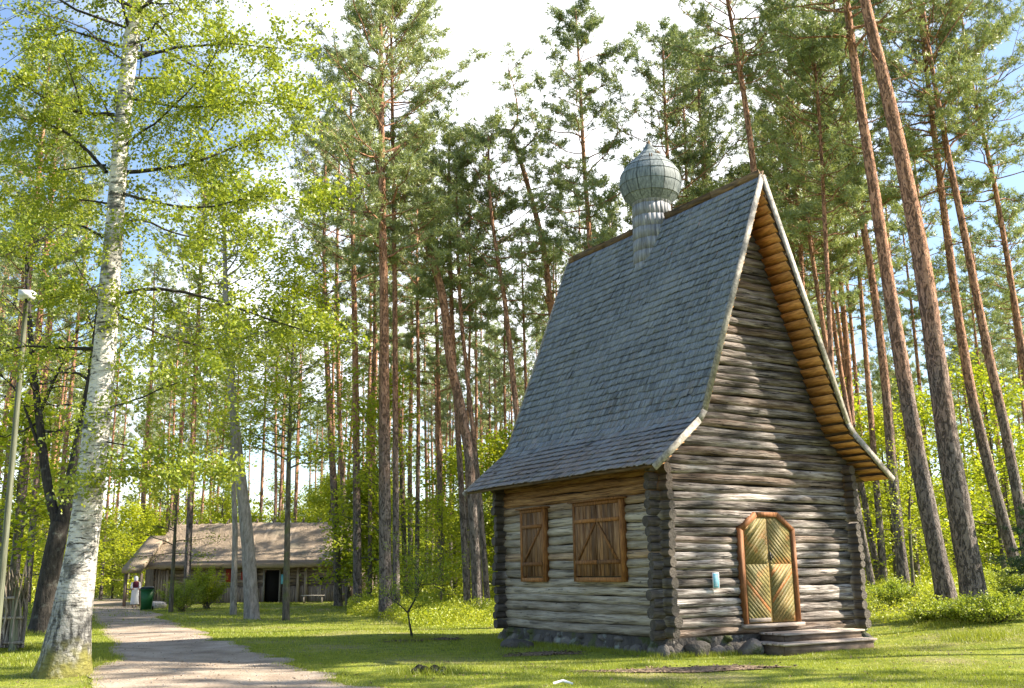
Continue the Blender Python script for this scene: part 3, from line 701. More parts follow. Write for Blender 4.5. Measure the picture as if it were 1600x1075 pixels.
for i in range(5):
    a, b, c, d = outer[i], outer[i+1], inn_[i+1], inn_[i]
    V = [(x, y, z) for y in (FY-.045, .06) for x, z in (a, b, c, d)]; m1.hexa(V, (rg.random()*.6+.4, 0, 0))
m1.build('door_frame', M['door_frame'], door)
m1 = MB(); m1.box((0, -.02, -.045), (hwd*2+.06, .26, .07), None, (.4, 0, 0)); m1.build('threshold', M['step'], door)
def clip(poly, nx, nz, c):
    out = []
    for i in range(len(poly)):
        p, q = poly[i], poly[(i+1) % len(poly)]; a = p[0]*nx+p[1]*nz-c; b = q[0]*nx+q[1]*nz-c
        if a <= 0: out.append(p)
        if (a < 0 < b) or (b < 0 < a):
            t = a/(a-b); out.append((p[0]+(q[0]-p[0])*t, p[1]+(q[1]-p[1])*t))
    return out
def prism(mb, poly, y0, y1, col):
    k = len(poly); V = [(x, y0, z) for x, z in poly]+[(x, y1, z) for x, z in poly]
    mb.add(V, [list(range(k))], col) if k > 2 else None
    mb.l.append(np.array([mb.n-2*k+i for i in range(2*k-1, k-1, -1)])); mb.c.append(np.array([k]))
    for i in range(k):
        j = (i+1) % k; mb.l.append(np.array([mb.n-2*k+i, mb.n-2*k+k+i, mb.n-2*k+k+j, mb.n-2*k+j])); mb.c.append(np.array([4]))
mid = hs*.62
for sgn in (-1, 1):
    leaf = MB(); g = .006; ix = hwd-fw
    if sgn < 0: poly = [(-ix+g, .01), (-g, .01), (-g, ht-fw-g), (-top+.05, ht-fw-g), (-ix+g, hs-.05)]
    else: poly = [(g, .01), (ix-g, .01), (ix-g, hs-.05), (top-.05, ht-fw-g), (g, ht-fw-g)]
    prism(leaf, poly, FY-.015, .03, (.2, .2, 0))
    border = .045
    for part in (0, 1):
        pp = clip(poly, 0, 1, mid-.004) if part == 0 else clip(poly, 0, -1, -(mid+.004))
        pp = clip(clip(pp, 0, -1, -border), 1, 0, (ix-g-border) if sgn > 0 else -g-.03); pp = clip(pp, -1, 0, -(g+.03) if sgn > 0 else ix-g-border)
        # chevrons: upper boards rise towards the hinge on the right leaf side etc.
        up = (sgn < 0) if part else (sgn > 0)
        nx, nz = (-.70, .71) if up else (.70, .71)
        cs = [p[0]*nx+p[1]*nz for p in pp]; c0 = min(cs); bw = .072
        while c0 < max(cs):
            b_ = clip(clip(pp, nx, nz, c0+bw-.0025), -nx, -nz, -c0); 
            if len(b_) > 2:
                ar = rg.random(); prism(leaf, b_, FY-.019, FY-.012, (rg.random(), 1. if ar < .05 else rg.random()*.12, 0))
            c0 += bw
    leaf.build('door_leaf', M['door'], door)
m1 = MB()
m1.box((.035, FY-.038, hs*.70), (.035, .01, .17)); m1.tubes([(.035, FY-.04, hs*.70+.03), (.035, FY-.085, hs*.70+.03), (.035, FY-.09, hs*.70-.03), (.035, FY-.045, hs*.70-.05)], [.008]*4, 6, True); m1.build('door_handle', M['iron'], door)
m1 = MB(); m1.box((-ix/2-.01, FY-.030, .065), (ix-.09, .008, .075), None, (.0, 0, 0)); m1.build('kick_board', M['step'], door)

# ------------------------------------------------------------------ steps before the door (own thing)
def box_loc(mb, x0, x1, y0, y1, z0, z1, col): mb.box(((x0+x1)/2, (y0+y1)/2, (z0+z1)/2), (x1-x0, y1-y0, z1-z0), None, col)
near = on_z(1227, 1007, .20); rgt = on_z(1352, 996, .20); lf = on_z(1157, 999, .20)
unear = on_z(1227, 990.6, .36); urgt = on_z(1312, 981, .36)
steps = empty('wooden_steps', (CH['ax'], CH['ay'], 0), math.atan2(vd[1], vd[0])); tag(steps, 'two low weathered plank steps below the arched chapel door', 'steps')
def wstep(x0, x1, y0, y1, z0, z1, nb):
    b = MB(); o_ = .05
    box_loc(b, x0+o_, x1-o_, y0+o_, y0+o_+.03, z0, z1-.037, (.35, 0, 0)); box_loc(b, x0+o_, x0+o_+.03, y0+o_+.033, y1, z0, z1-.037, (.2, 0, 0)); box_loc(b, x1-o_-.03, x1-o_, y0+o_+.033, y1, z0, z1-.037, (.3, 0, 0))
    b.build('riser', M['riser'], steps)
    b = MB(); w_ = (y1-y0)/nb
    for i in range(nb): box_loc(b, x0-rg.random()*.012, x1+rg.random()*.012, y0+i*w_+.004, y0+(i+1)*w_-.004, z1-.035, z1+rg.random()*.003, (rg.random()*.4+.6, 0, 0))
    b.build('tread', M['step'], steps)
SX0, SX1 = near[0], rgt[0]; SY0 = near[1]
wstep(SX0, SX1, SY0, -.08, -.05, .20, 6)
wstep(SX0+.10 if unear[0] < SX0 else unear[0], urgt[0], unear[1], -.06, .20, .36, 4)
print('steps', near, rgt, lf, unear, urgt, 'door', xl, xr, zl_, ztop, 'DY', DY, 'onion', zb, zt_, rm)

nt_p = on_front(1118, 907, -.02)
nb = MB(); nb.box((0, 0, 0), (.165, .012, .30)); no = empty('notice', tuple(np.array([CH['ax'], CH['ay'], 0])+np.append(vd*nt_p[0]+ud*(-.03), nt_p[2])), math.atan2(vd[1], vd[0]))
nb.build('sheet_holder', M['white'], no)
nb = MB(); nb.box((0, -.009, 0), (.135, .005, .27)); nb.build('sheet', M['blue'], no)
nb = MB()
for i in range(9): nb.box((rg.uniform(-.012, .0), -.0125, .10-i*.025), (.09-.02*rg.random(), .001, .006))
nb.build('text_lines', M['white'], no)
tag(no, 'small light blue notice fixed to the logs left of the chapel door', 'notice')

# ------------------------------------------------------------------ trees
def resample(pts, n_):
    pts = np.array(pts, float); d = np.r_[0, np.cumsum(np.linalg.norm(np.diff(pts, axis=0), axis=1))]; t = np.linspace(0, d[-1], n_)
    out = np.stack([np.interp(t, d, pts[:, i]) for i in range(3)], 1)
    for _ in range(2): out[1:-1] = (out[:-2]+2*out[1:-1]+out[2:])/4
    return out
def unit(v): return v/(np.linalg.norm(v, axis=-1, keepdims=True)+1e-9)
def trunk_mesh(mb, path, radii, k, rng, flare=.16):
    n_ = len(path); s = np.r_[0, np.cumsum(np.linalg.norm(np.diff(path, axis=0), axis=1))]
    th = np.arange(k)*2*np.pi/k
    r = radii[:, None]*(1+flare*np.exp(-s/.35)[:, None]*(1+.35*np.sin(5*th+rng.random()*6))[None])*(1+rng.normal(size=(n_, k))*.02)
    mb.tubes(path[None], r[None], k)
def limbs(rng, path, radii, t0, t1, n_, length, elev0, elev1, shape, curve=.25, M_=6, droop=0, rr=(.28, .5)):
    """vectorised limb paths, returns (n, M, 3), lengths, t'"""
    tp = (np.arange(n_)+rng.random(n_))/n_; tt = t0+(t1-t0)*tp; ii = tt*(len(path)-1); i0 = np.minimum(ii.astype(int), len(path)-2); f = (ii-i0)[:, None]
    base = path[i0]*(1-f)+path[i0+1]*f; rb = radii[i0]*(1-f[:, 0])+radii[i0+1]*f[:, 0]
    az = np.arange(n_)*2.4+rng.normal(size=n_)*.5; el = np.radians(elev0+(elev1-elev0)*tp+rng.normal(size=n_)*9)
    ln = length*shape(tp)*rng.uniform(.65, 1.15, n_)
    d = np.stack([np.cos(az)*np.cos(el), np.sin(az)*np.cos(el), np.sin(el)], 1)
    s = np.linspace(0, 1, M_)
    Pn = base[:, None]+d[:, None]*(ln[:, None]*s[None])[..., None]
    Pn[..., 2] += curve*ln[:, None]*s[None]**2-droop*ln[:, None]*s[None]**2.2
    Pn += np.cumsum(rng.normal(size=Pn.shape)*.035, 1)*(ln[:, None, None])*(s[None, :, None] > 0)
    R0 = np.minimum(rb*rng.uniform(*rr, n_), .012+.022*ln)
    return Pn, R0[:, None]*(1-.85*s[None]), ln, tp
def sublimbs(rng, Pn, Rn, ln, per, s0, frac, ang=50, up=.2, M_=4):
    n_, Mn, _ = Pn.shape; s = rng.uniform(s0, 1., (n_, per)); s[:, 0] = 1
    ii = s*(Mn-1); i0 = np.minimum(ii.astype(int), Mn-2); f = (ii-i0)[..., None]; ar = np.arange(n_)[:, None]
    base = Pn[ar, i0]*(1-f)+Pn[ar, i0+1]*f; t = unit(Pn[ar, i0+1]-Pn[ar, i0])
    side = unit(np.cross(t, np.array([0, 0, 1.])))*rng.choice([-1, 1], (n_, per))[..., None]
    a = np.radians(ang*rng.uniform(.5, 1.3, (n_, per)))[..., None]; a[:, 0] = 0
    d = unit(t*np.cos(a)+side*np.sin(a)+np.array([0, 0, 1.])*(up+rng.normal(size=(n_, per))[..., None]*.22))
    l = frac*ln[:, None]*rng.uniform(.5, 1.1, (n_, per))*(1.15-.5*s)
    q = np.linspace(0, 1, M_); S = base[:, :, None]+d[:, :, None]*(l[..., None]*q)[..., None]
    S += np.cumsum(rng.normal(size=S.shape)*.06, 2)*l[..., None, None]*(q[None, None, :, None] > 0)
    r0 = np.minimum((Rn[ar, i0])*.7, .014); Rs = r0[..., None]*(1-.7*q)
    return S.reshape(-1, M_, 3), Rs.reshape(-1, M_), l.ravel()
def along_pts(rng, S, cnt, lo, sig):
    n_, Mn, _ = S.shape; s = rng.uniform(lo, 1.02, (n_, cnt)); ii = np.minimum(s, .999)*(Mn-1); i0 = np.minimum(ii.astype(int), Mn-2); f = (ii-i0)[..., None]; ar = np.arange(n_)[:, None]
    return (S[ar, i0]*(1-f)+S[ar, i0+1]*f+rng.normal(size=(n_, cnt, 3))*np.array(sig)).reshape(-1, 3)
def tufts(mb, cen, rng, k, length, width, bright):
    n_ = len(cen); d = unit(rng.normal(size=(n_, k, 3))+np.array([0, 0, .55])); L = length*rng.uniform(.6, 1.1, (n_, k, 1))
    sd_ = unit(np.cross(d, rng.normal(size=(n_, k, 3))))*width
    c = cen[:, None]+d*.02
    V = np.stack([c-sd_, c+sd_, c+d*L], 2).reshape(-1, 3)
    col = np.repeat(np.clip(bright[:, None]+rng.normal(size=(n_, k))*.12, 0, 1).ravel(), 3); col = np.stack([col, col*0, col*0], 1)
    mb.add(V, np.arange(n_*k*3).reshape(-1, 3), col)
pine_shape = lambda t: (.55+.9*t)*(t < .5)+(t >= .5)*(1.0-(np.clip(t, .5, 1)-.5)**1.6*2.3)+.05
def pine_parts(path, r0, crown0, n_l, spread, seed, dens=8, k=10, ntuft=10, dead=8, rtop=.035, kl=.22, kw=.018):
    rng = np.random.default_rng(seed); path = resample(path, 26); t = np.linspace(0, 1, 26)
    radii = r0*(1-t)**.75*.92+rtop*t+.0
    tm = MB(); trunk_mesh(tm, path, radii, 12, rng)
    cm = MB()
    Pn, Rn, ln, tp = limbs(rng, path, radii, crown0, .985, n_l, spread, 2, 48, pine_shape, .22)
    tm.tubes(Pn, Rn, 5)
    S, Rs, ls = sublimbs(rng, Pn, Rn, ln, dens, .30, .42)
    tm.tubes(S, Rs, 3)
    cen = along_pts(rng, S, ntuft, .35, (.11, .11, .07)); tufts(cm, cen, rng, k, kl, kw, np.clip(.5+rng.normal(size=len(cen))*.18, 0, 1))
    if dead:
        Pd, Rd, ld, _ = limbs(rng, path, radii, crown0*.55, crown0, dead, spread*.42, -5, 15, lambda t: .4+.6*t, .1, 5)
        tm.tubes(Pd, Rd*.8, 4)
        Sd, Rsd, _ = sublimbs(rng, Pd, Rd, ld, 3, .4, .4); tm.tubes(Sd, Rsd*.7, 3)
    return tm, cm
def pine_tree(name, path, r0, crown0, n_l, spread, seed, label, group=None, bark='pine', **kw):
    base = np.array(path[0], float); root = empty(name, base); path = np.array(path, float)-base
    tm, cm = pine_parts(path, r0, crown0, n_l, spread, seed, **kw)
    tm.build('trunk', M[bark], root, smooth=True); cm.build('crown', M['needles'], root)
    tag(root, label, 'pine tree', group); return root
def px_path(pts, d0, total=None, lean=0):
    """pixel polyline -> 3D at nearly constant distance, extended upward to total height"""
    base = GD(pts[0][0], d0); out = [base-np.array([0, 0, .05])]
    for i, (x, y) in enumerate(pts[1:]): out.append(P(x, y, d0+lean*(i+1)))
    if total and out[-1][2] < total:
        a, b = out[-2], out[-1]; t = (b-a)/np.linalg.norm(b-a); t = unit(t+np.array([0, 0, .8])); rem = total-b[2]
        out.append(b+t*rem*.5); out.append(b+t*rem*.5+np.array([0, 0, rem*.5]))
    return out
# name, pixels (base first), distance, width px at base, total height, crown0, limbs, spread, label
px_right = lambda pts: pts[0][0] > 1180
HP = [
 ([(1520, 958), (1482, 700), (1440, 400), (1395, 180), (1350, 0)], 26, 46, 24, .80, 34, 3.0, 'thickest leaning pine right of the chapel, nearest the lawn'),
 ([(1476, 950), (1440, 750), (1400, 520), (1366, 300), (1342, 150), (1322, 0)], 30, 34, 25, .72, 36, 3.0, 'leaning grey pine just left of the thickest right-hand pine'),
 ([(1412, 935), (1396, 760), (1384, 600), (1366, 450), (1345, 330), (1325, 200)], 38, 21, 25, .60, 38, 3.0, 'orange-barked pine with gentle curve close to the right eave'),
 ([(1596, 915), (1547, 740), (1515, 607), (1495, 480), (1475, 330)], 37, 22, 26, .60, 38, 3.2, 'leaning pine at the right edge behind the thickest one'),
 ([(1612, 930), (1580, 714), (1537, 520), (1500, 330), (1479, 232), (1456, 107)], 35, 21, 25, .66, 40, 3.2, 'pine leaning out of the right picture edge, red upper trunk'),
 ([(1660, 930), (1622, 700), (1590, 500), (1553, 279), (1525, 163)], 38, 15, 25, .62, 40, 3.2, 'slim pine whose bare top shows at far right'),
 ([(1310, 900), (1297, 520), (1283, 230)], 36, 13, 22, .62, 36, 2.9, 'slim straight pine rising right of the gable peak'),
 ([(1362, 912), (1333, 757), (1300, 600)], 42, 13, 23, .55, 32, 2.6, 'left one of two pale slanting pines by the right chapel corner'),
 ([(1374, 896), (1346, 757), (1318, 610)], 45, 12, 23, .55, 32, 2.6, 'right one of two pale slanting pines by the right chapel corner'),
 ([(1205, 905), (1190, 420), (1177, 250), (1160, 130), (1136, 0)], 34, 22, 25, .76, 36, 3.0, 'dark-stemmed pine standing right above the roof peak'),
 ([(950, 905), (935, 560), (923, 400), (911, 232), (905, 100), (899, 14)], 39, 15, None, .50, 46, 2.6, 'tall pine with whole pointed crown left of the onion dome'),
 ([(838, 905), (807, 641), (787, 450), (776, 400)], 40, 14, 20, .62, 30, 2.8, 'pine just touching the left roof slope of the chapel'),
 ([(604, 935), (601, 800), (600, 450), (597, 330), (595, 60), (593, -40)], 38, 25, None, .48, 56, 3.3, 'stout red pine in the middle of the picture'),
 ([(620, 925), (618, 700), (617, 450), (612, 100), (610, -10)], 39.5, 13, None, .50, 50, 3.0, 'thinner twin close behind the stout red pine'),
 ([(763, 909), (749, 770), (734, 624), (720, 496), (716, 420)], 41, 11, 19, .62, 30, 2.4, 'slender pine nearest the left chapel corner'),
 ([(731, 915), (722, 780), (714, 653), (706, 500), (703, 400)], 42, 13, 21, .60, 30, 2.6, 'straight grey pine beside the crooked pine'),
 ([(651, 900), (653, 750), (654, 595), (652, 480)], 48, 9, 24, .55, 30, 2.6, 'thin straight pine right of the stout red pair'),
 ([(635, 885), (627, 711), (620, 600)], 52, 10, 25, .55, 30, 2.6, 'thin slightly leaning pine close to the stout red pair'),
 ([(530, 930), (524, 800), (515, 650), (508, 500)], 52, 15, 26, .55, 34, 3.0, 'grey pine at the right end of the thatched barn'),
 ([(546, 930), (538, 800), (530, 650)], 54, 11, 27, .55, 34, 3.0, 'second pine past the right end of the thatched barn'),
 ([(293, 905), (297, 800), (303, 640)], 54, 13, 25, .55, 34, 3.0, 'dark pine growing through the yellow bush by the barn'),
 ([(22, 900), (38, 740), (52, 600)], 44, 18, 24, .55, 34, 3.0, 'pinkish leaning pine at the left edge behind the pole'),
 ([(-4, 900), (12, 760), (28, 600)], 40, 20, 24, .55, 34, 3.0, 'leftmost leaning red pine behind the pole'),
 ([(45, 895), (58, 740), (70, 600)], 52, 14, 26, .55, 34, 3.0, 'narrow leaning pine between pole and dark forked tree'),
]
HP += [([(1062, 905), (1052, 400), (1040, 200), (1035, 60)], 41, 15, 25, .60, 46, 3.2, 'dense pine directly behind and right of the onion dome'),
 ([(1125, 905), (1110, 400), (1092, 150)], 44, 15, 26, .60, 46, 3.2, 'dense pine left of the gable peak'),
 ([(1268, 905), (1252, 400), (1236, 120)], 43, 14, 26, .58, 46, 3.2, 'dense pine a little right of the gable peak'),
 ([(1345, 905), (1325, 560), (1290, 200)], 46, 15, 27, .56, 46, 3.3, 'tall pine behind the right eave'),
 ([(560, 915), (556, 600), (548, 200)], 47, 16, 28, .55, 46, 3.2, 'grey pine standing just left of the stout red pine'),
 ([(690, 915), (684, 560), (676, 330)], 50, 12, 20, .52, 44, 3.0, 'pine behind the crooked pine with a full crown')]
for i, (pts, d, wpx, tot, c0, nl, sp, lab) in enumerate(HP):
    kw = dict(ntuft=10, dens=8) if i in (10, 12, 13) else dict(ntuft=8)
    if i in (12, 13): nl, sp, c0 = 58, 3.6, .52
    elif px_right(pts): nl, sp = nl+8, sp+.3
    pth = px_path(pts, d, tot); pine_tree('pine_tree', pth, wpx*d/F_PX/2*.9, c0, nl, sp, 200+i, lab, 'tall pines standing around the chapel', **kw)
# crooked pine with a broken top
pth = px_path([(747, 918), (743, 857), (734, 711), (717, 619), (702, 566), (698, 500), (690, 450), (668, 385)], 40)
r_ = pine_tree('pine_tree', pth, .23, .93, 3, .8, 301, 'crooked bent pine with snapped bare top', 'tall pines standing around the chapel', dead=5, rtop=.14, ntuft=4)
# forked pine above the roof
base = GD(905, 42); pth = [base]+[P(x, y, 42) for x, y in [(888, 620), (861, 493), (851, 386), (832, 316), (809, 232), (793, 203)]]
root = empty('pine_tree', base); rng = np.random.default_rng(77); pt_ = resample(np.array(pth)-base, 26); t = np.linspace(0, 1, 26)
tm = MB(); cm = MB(); rad = .24*(1-t)+.085*t; trunk_mesh(tm, pt_, rad, 12, rng)
for br, r0_ in (([(796, 208), (806, 200), (811, 180), (806, 150), (800, 120), (792, 105)], .06), ([(793, 203), (778, 206), (760, 218), (735, 232)], .075), ([(812, 238), (830, 222), (842, 205)], .055), ([(830, 310), (800, 330), (770, 345)], .04), ([(838, 330), (860, 300), (880, 290)], .04)):
    b3 = resample(np.array([P(x, y, 42) for x, y in br])-base, 10); tm.tubes(b3[None], (r0_*(1-.8*np.linspace(0, 1, 10)))[None], 6)
    Pn, Rn, ln, tp = limbs(rng, b3, np.full(10, r0_), .35, 1., 9, 1.1, -10, 45, lambda t: .7+.3*t, .15, 5); tm.tubes(Pn, Rn, 4)
    S, Rs, ls = sublimbs(rng, Pn, Rn, ln, 5, .3, .5); tm.tubes(S, Rs, 3)
    cen = along_pts(rng, S, 6, .3, (.1, .1, .07)); tufts(cm, cen, rng, 10, .19, .017, np.clip(.45+rng.normal(size=len(cen))*.15, 0, 1))
Pn, Rn, ln, tp = limbs(rng, pt_, rad, .55, .92, 16, 2.2, -5, 25, lambda t: 1-.3*t, .1); tm.tubes(Pn, Rn, 5); S, Rs, ls = sublimbs(rng, Pn, Rn, ln, 7, .4, .4); tm.tubes(S, Rs, 3)
cen = along_pts(rng, S, 7, .4, (.12, .12, .07)); tufts(cm, cen, rng, 10, .19, .017, np.clip(.45+rng.normal(size=len(cen))*.15, 0, 1))
tm.build('trunk', M['pine'], root, smooth=True); cm.build('crown', M['needles'], root); tag(root, 'pine with forked open top bending left above the chapel roof', 'pine tree', 'tall pines standing around the chapel')

# broadleaf trees
def broadleaf(name, path, r0, label, cat, seed, crown0=.3, n_l=26, spread=2.0, leaf=.07, cnt=14, bark='bark_brown', lm='maple_leaf', group=None, droop=.1, el=(5, 55), dens=7, sig=.13, flat=.8, shape=None, t1=.98):
    rng = np.random.default_rng(seed); base = np.array(path[0], float); root = empty(name, base)
    pt = resample(np.array(path)-base, 20); t = np.linspace(0, 1, 20); rad = r0*(1-t)**.8+.012
    tm = MB(); trunk_mesh(tm, pt, rad, 10, rng, .12)
    Pn, Rn, ln, tp = limbs(rng, pt, rad, crown0, t1, n_l, spread, el[0], el[1], shape or (lambda t: 1-.6*t**1.5), .12, 6, droop)
    tm.tubes(Pn, Rn, 5); S, Rs, ls = sublimbs(rng, Pn, Rn, ln, dens, .22, .45, 55, .05); tm.tubes(S, Rs, 3)
    cen = along_pts(rng, S, cnt, .15, (sig, sig, sig*.75)); cm = MB()
    b = np.clip(rng.beta(2, 2, len(cen)), 0, 1); cm.leaves(cen, rng.uniform(.65, 1.25, len(cen))*leaf, rng, np.stack([b, b, b], 1), flat, .8)
    tm.build('trunk', M[bark], root, smooth=True); cm.build('crown', M[lm], root); tag(root, label, cat, group); return root
def vpath(px, d, h, lean=(0, 0), top_px=None):
    b = GD(px, d); r = random.Random(px); return [b-np.array([0, 0, .05]), b+np.array([lean[0]*.3+r.uniform(-.1, .1), lean[1]*.3, h*.35]), b+np.array([lean[0]*.6+r.uniform(-.15, .15), lean[1]*.6, h*.7]), b+np.array([lean[0], lean[1], h])]
broadleaf('linden_tree', px_path([(397, 955), (388, 850), (373, 720), (360, 590), (352, 450), (350, 300)], 38, 17), .26, 'pale grey leaning tree in front of the thatched barn', 'tree', 401, .56, 36, 3.8, .13, 34, 'bark_pale', sig=.2)
broadleaf('young_birch', px_path([(367, 938), (368, 830), (362, 700), (360, 560)], 44, 13), .13, 'thin pale stem just left of the leaning grey tree', 'tree', 402, .55, 26, 2.4, .12, 24, 'bark_pale', sig=.2)
broadleaf('maple_tree', px_path([(449, 945), (450, 780), (453, 650), (458, 540), (460, 430)], 37, 12), .115, 'slim mossy maple with bright leaves before the barn door', 'tree', 403, .42, 42, 3.3, .12, 34, 'bark_brown', sig=.24)
broadleaf('maple_tree', px_path([(270, 925), (272, 860), (275, 800), (280, 700)], 46, 8), .09, 'small bright maple left of the yellow bush', 'tree', 404, .3, 22, 2.2, .09, 18, 'bark_brown', sig=.17)
broadleaf('young_oak', px_path([(1425, 935), (1423, 860), (1420, 790), (1428, 720)], 33, 5.5), .05, 'thin leafy sapling between the right-hand pines', 'tree', 405, .3, 20, 1.4, .07, 14, 'bark_brown', sig=.14)
broadleaf('bushy_maple', px_path([(690, 925), (688, 880), (690, 840)], 44, 4.6), .05, 'small round leafy tree left of the chapel', 'tree', 406, .15, 24, 1.5, .09, 18, sig=.16)

# dark forked tree behind the birch
base = G(66, 990); d0 = base[1]; root = empty('dark_forked_tree', base); rng = np.random.default_rng(55); tm = MB(); cm = MB()
st = resample(np.array([base-[0, 0, .05]]+[P(x, y, d0) for x, y in [(76, 900), (88, 850), (94, 815)]])-base, 8); trunk_mesh(tm, st, np.linspace(.34, .27, 8), 14, rng, .25)
lb = []
for br, r0_ in (([(92, 830), (76, 780), (66, 700), (60, 640), (50, 560), (45, 490), (40, 380)], .17), ([(95, 825), (108, 770), (125, 680), (140, 610), (150, 520), (160, 420)], .22), ([(60, 650), (82, 600), (100, 560), (118, 520)], .07), ([(62, 700), (40, 640), (20, 600), (-10, 580)], .06)):
    b3 = resample(np.array([P(x, y, d0) for x, y in br])-base, 14); tm.tubes(b3[None], (r0_*(1-.75*np.linspace(0, 1, 14)))[None], 8)
    Pn, Rn, ln, tp = limbs(rng, b3, np.full(14, r0_), .3, 1., 12, 2.0, -5, 50, lambda t: .8+.2*t, .1, 6, .1); tm.tubes(Pn, Rn, 4)
    S, Rs, ls = sublimbs(rng, Pn, Rn, ln, 7, .2, .45); tm.tubes(S, Rs, 3)
    cen = along_pts(rng, S, 12, .2, (.15, .15, .12)); b = rng.beta(2, 2, len(cen)); cm.leaves(cen, rng.uniform(.05, .09, len(cen)), rng, np.stack([b]*3, 1), .6, .8)
tm.build('trunk', M['bark_dark'], root, smooth=True); cm.build('crown', M['maple_leaf'], root); tag(root, 'dark forked tree standing in shade behind the white birch', 'tree')

# the big birch
BD = 17.6
base = np.array([P(100, 1032, BD)[0], BD, 0.]); base[2] = gz(base[0], base[1])-.04
root = empty('birch_tree', base); rng = np.random.default_rng(9); tm = MB(); cm = MB(); bm_ = MB()
bp = [base]+[P(x, y, BD) for x, y in [(112, 960), (130, 850), (150, 680), (163, 560), (172, 440), (180, 340), (188, 230), (200, 100), (215, 0), (235, -150), (250, -320), (258, -480)]]
wp = [76, 56, 45, 41, 35, 31, 28, 26, 25, 27, 20, 11, 3]
pt = resample(np.array(bp)-base, 60); tl = np.linspace(0, 1, 60)
dd = np.r_[0, np.cumsum(np.linalg.norm(np.diff(np.array(bp), axis=0), axis=1))]; rad = np.interp(tl*dd[-1], dd, np.array(wp)*BD/F_PX/2)
trunk_mesh(tm, pt, rad, 24, rng, .15)
BR = [([(188, 458), (235, 444), (330, 468), (400, 492), (480, 520), (560, 540)], .05, -.6), ([(185, 490), (270, 528), (340, 545), (420, 556)], .04, .8), ([(172, 635), (240, 610), (330, 580)], .03, -1.2),
 ([(190, 268), (265, 262), (330, 240), (400, 206), (465, 215)], .06, .4), ([(300, 246), (345, 180), (380, 135), (445, 72)], .03, .2), ([(215, 90), (270, 72), (350, 66), (450, 72)], .05, -.8), ([(220, 125), (280, 140), (330, 158)], .03, 1.2),
 ([(168, 270), (110, 205), (60, 190), (-10, 180)], .055, .5), ([(180, 180), (115, 180), (60, 150), (20, 118)], .06, -.5), ([(130, 172), (108, 110), (75, 20)], .025, -.3), ([(165, 258), (90, 265), (-10, 252)], .03, 1.), ([(150, 545), (90, 540), (40, 535), (-30, 560)], .055, .3),
 ([(205, 60), (190, 10), (180, -60)], .05, -.4), ([(198, 350), (210, 338), (290, 372), (350, 380), (420, 372)], .04, 1.4), ([(160, 370), (110, 340), (60, 370), (-20, 400)], .035, -1.3), ([(176, 440), (130, 455), (70, 470)], .03, -.8),
 ([(160, 735), (210, 730), (260, 760)], .018, -.7), ([(165, 690), (220, 700), (270, 735), (330, 760)], .02, -1.), ([(215, 20), (290, -40), (400, -60), (480, -30)], .05, .6), ([(210, -20), (120, -60), (20, -50)], .05, .8), ([(190, 230), (250, 180), (310, 120), (360, 40)], .035, -1.6), ([(192, 210), (140, 120), (60, 60)], .03, 1.8),
 ([(195, 150), (300, 170), (420, 150), (520, 170)], .04, -1.9), ([(188, 300), (300, 330), (420, 300), (530, 330)], .04, -1.5), ([(185, 320), (80, 300), (0, 330)], .03, 1.7)]
allP = []
for br, r0_, dep in BR:
    r0_ *= .72; n_ = len(br); p3 = np.array([P(x, y, BD+dep*i/(n_-1)*1.6) for i, (x, y) in enumerate(br)])-base
    b3 = resample(p3, 12); b3 += np.cumsum(rng.normal(size=b3.shape)*.012, 0); bm_.tubes(b3[None], (r0_*(1-.85*np.linspace(0, 1, 12)))[None], 7)
    L3 = np.linalg.norm(b3[-1]-b3[0])
    Pn, Rn, ln, tp = limbs(rng, b3, np.full(12, r0_*.6), .15, 1., int(6+L3*3.2), min(1.5, .45*L3+.35), -15, 35, lambda t: 1-.45*t, -.02, 6, .25, (.2, .35)); bm_.tubes(Pn, Rn, 4); allP.append((Pn, Rn, ln))
Pn, Rn, ln, tp = limbs(rng, pt, rad, .55, .99, 60, 3.6, 15, 60, lambda t: 1-.55*t, -.1, 6, .25, (.15, .3)); bm_.tubes(Pn, Rn, 5); allP.append((Pn, Rn, ln))
for Pn, Rn, ln in allP:
    S, Rs, ls = sublimbs(rng, Pn, Rn, np.maximum(ln, .7), 7, .15, .5, 60, -.25, 5); S[..., 2] -= (np.linspace(0, 1, 5)**2)[None]*ls[:, None]*.4
    bm_.tubes(S, np.minimum(Rs, .007), 3)
    cen = along_pts(rng, S, 26, .0, (.055, .055, .07)); b = rng.beta(2, 2, len(cen)); cm.leaves(cen, rng.uniform(.035, .085, len(cen)), rng, np.stack([b]*3, 1), .2, .75)
print('birch leaves', cm.n//4)
tm.build('trunk', M['birch'], root, smooth=True); bm_.build('limbs', M['bark_dark'], root, smooth=True); cm.build('crown', M['birch_leaf'], root)
tag(root, 'big white-barked birch with mossy foot beside the path', 'birch tree')
def copy_tree(o, loc, rz, sc, label=None):
    c = o.copy(); C.objects.link(c); c.location = [float(v) for v in loc]; c.rotation_euler = (0, 0, rz); c.scale = (sc[0], sc[0], sc[1])
    if label: c['label'] = label
    for ch in list(o.children):
        d = ch.copy(); C.objects.link(d); d.parent = c
    return c

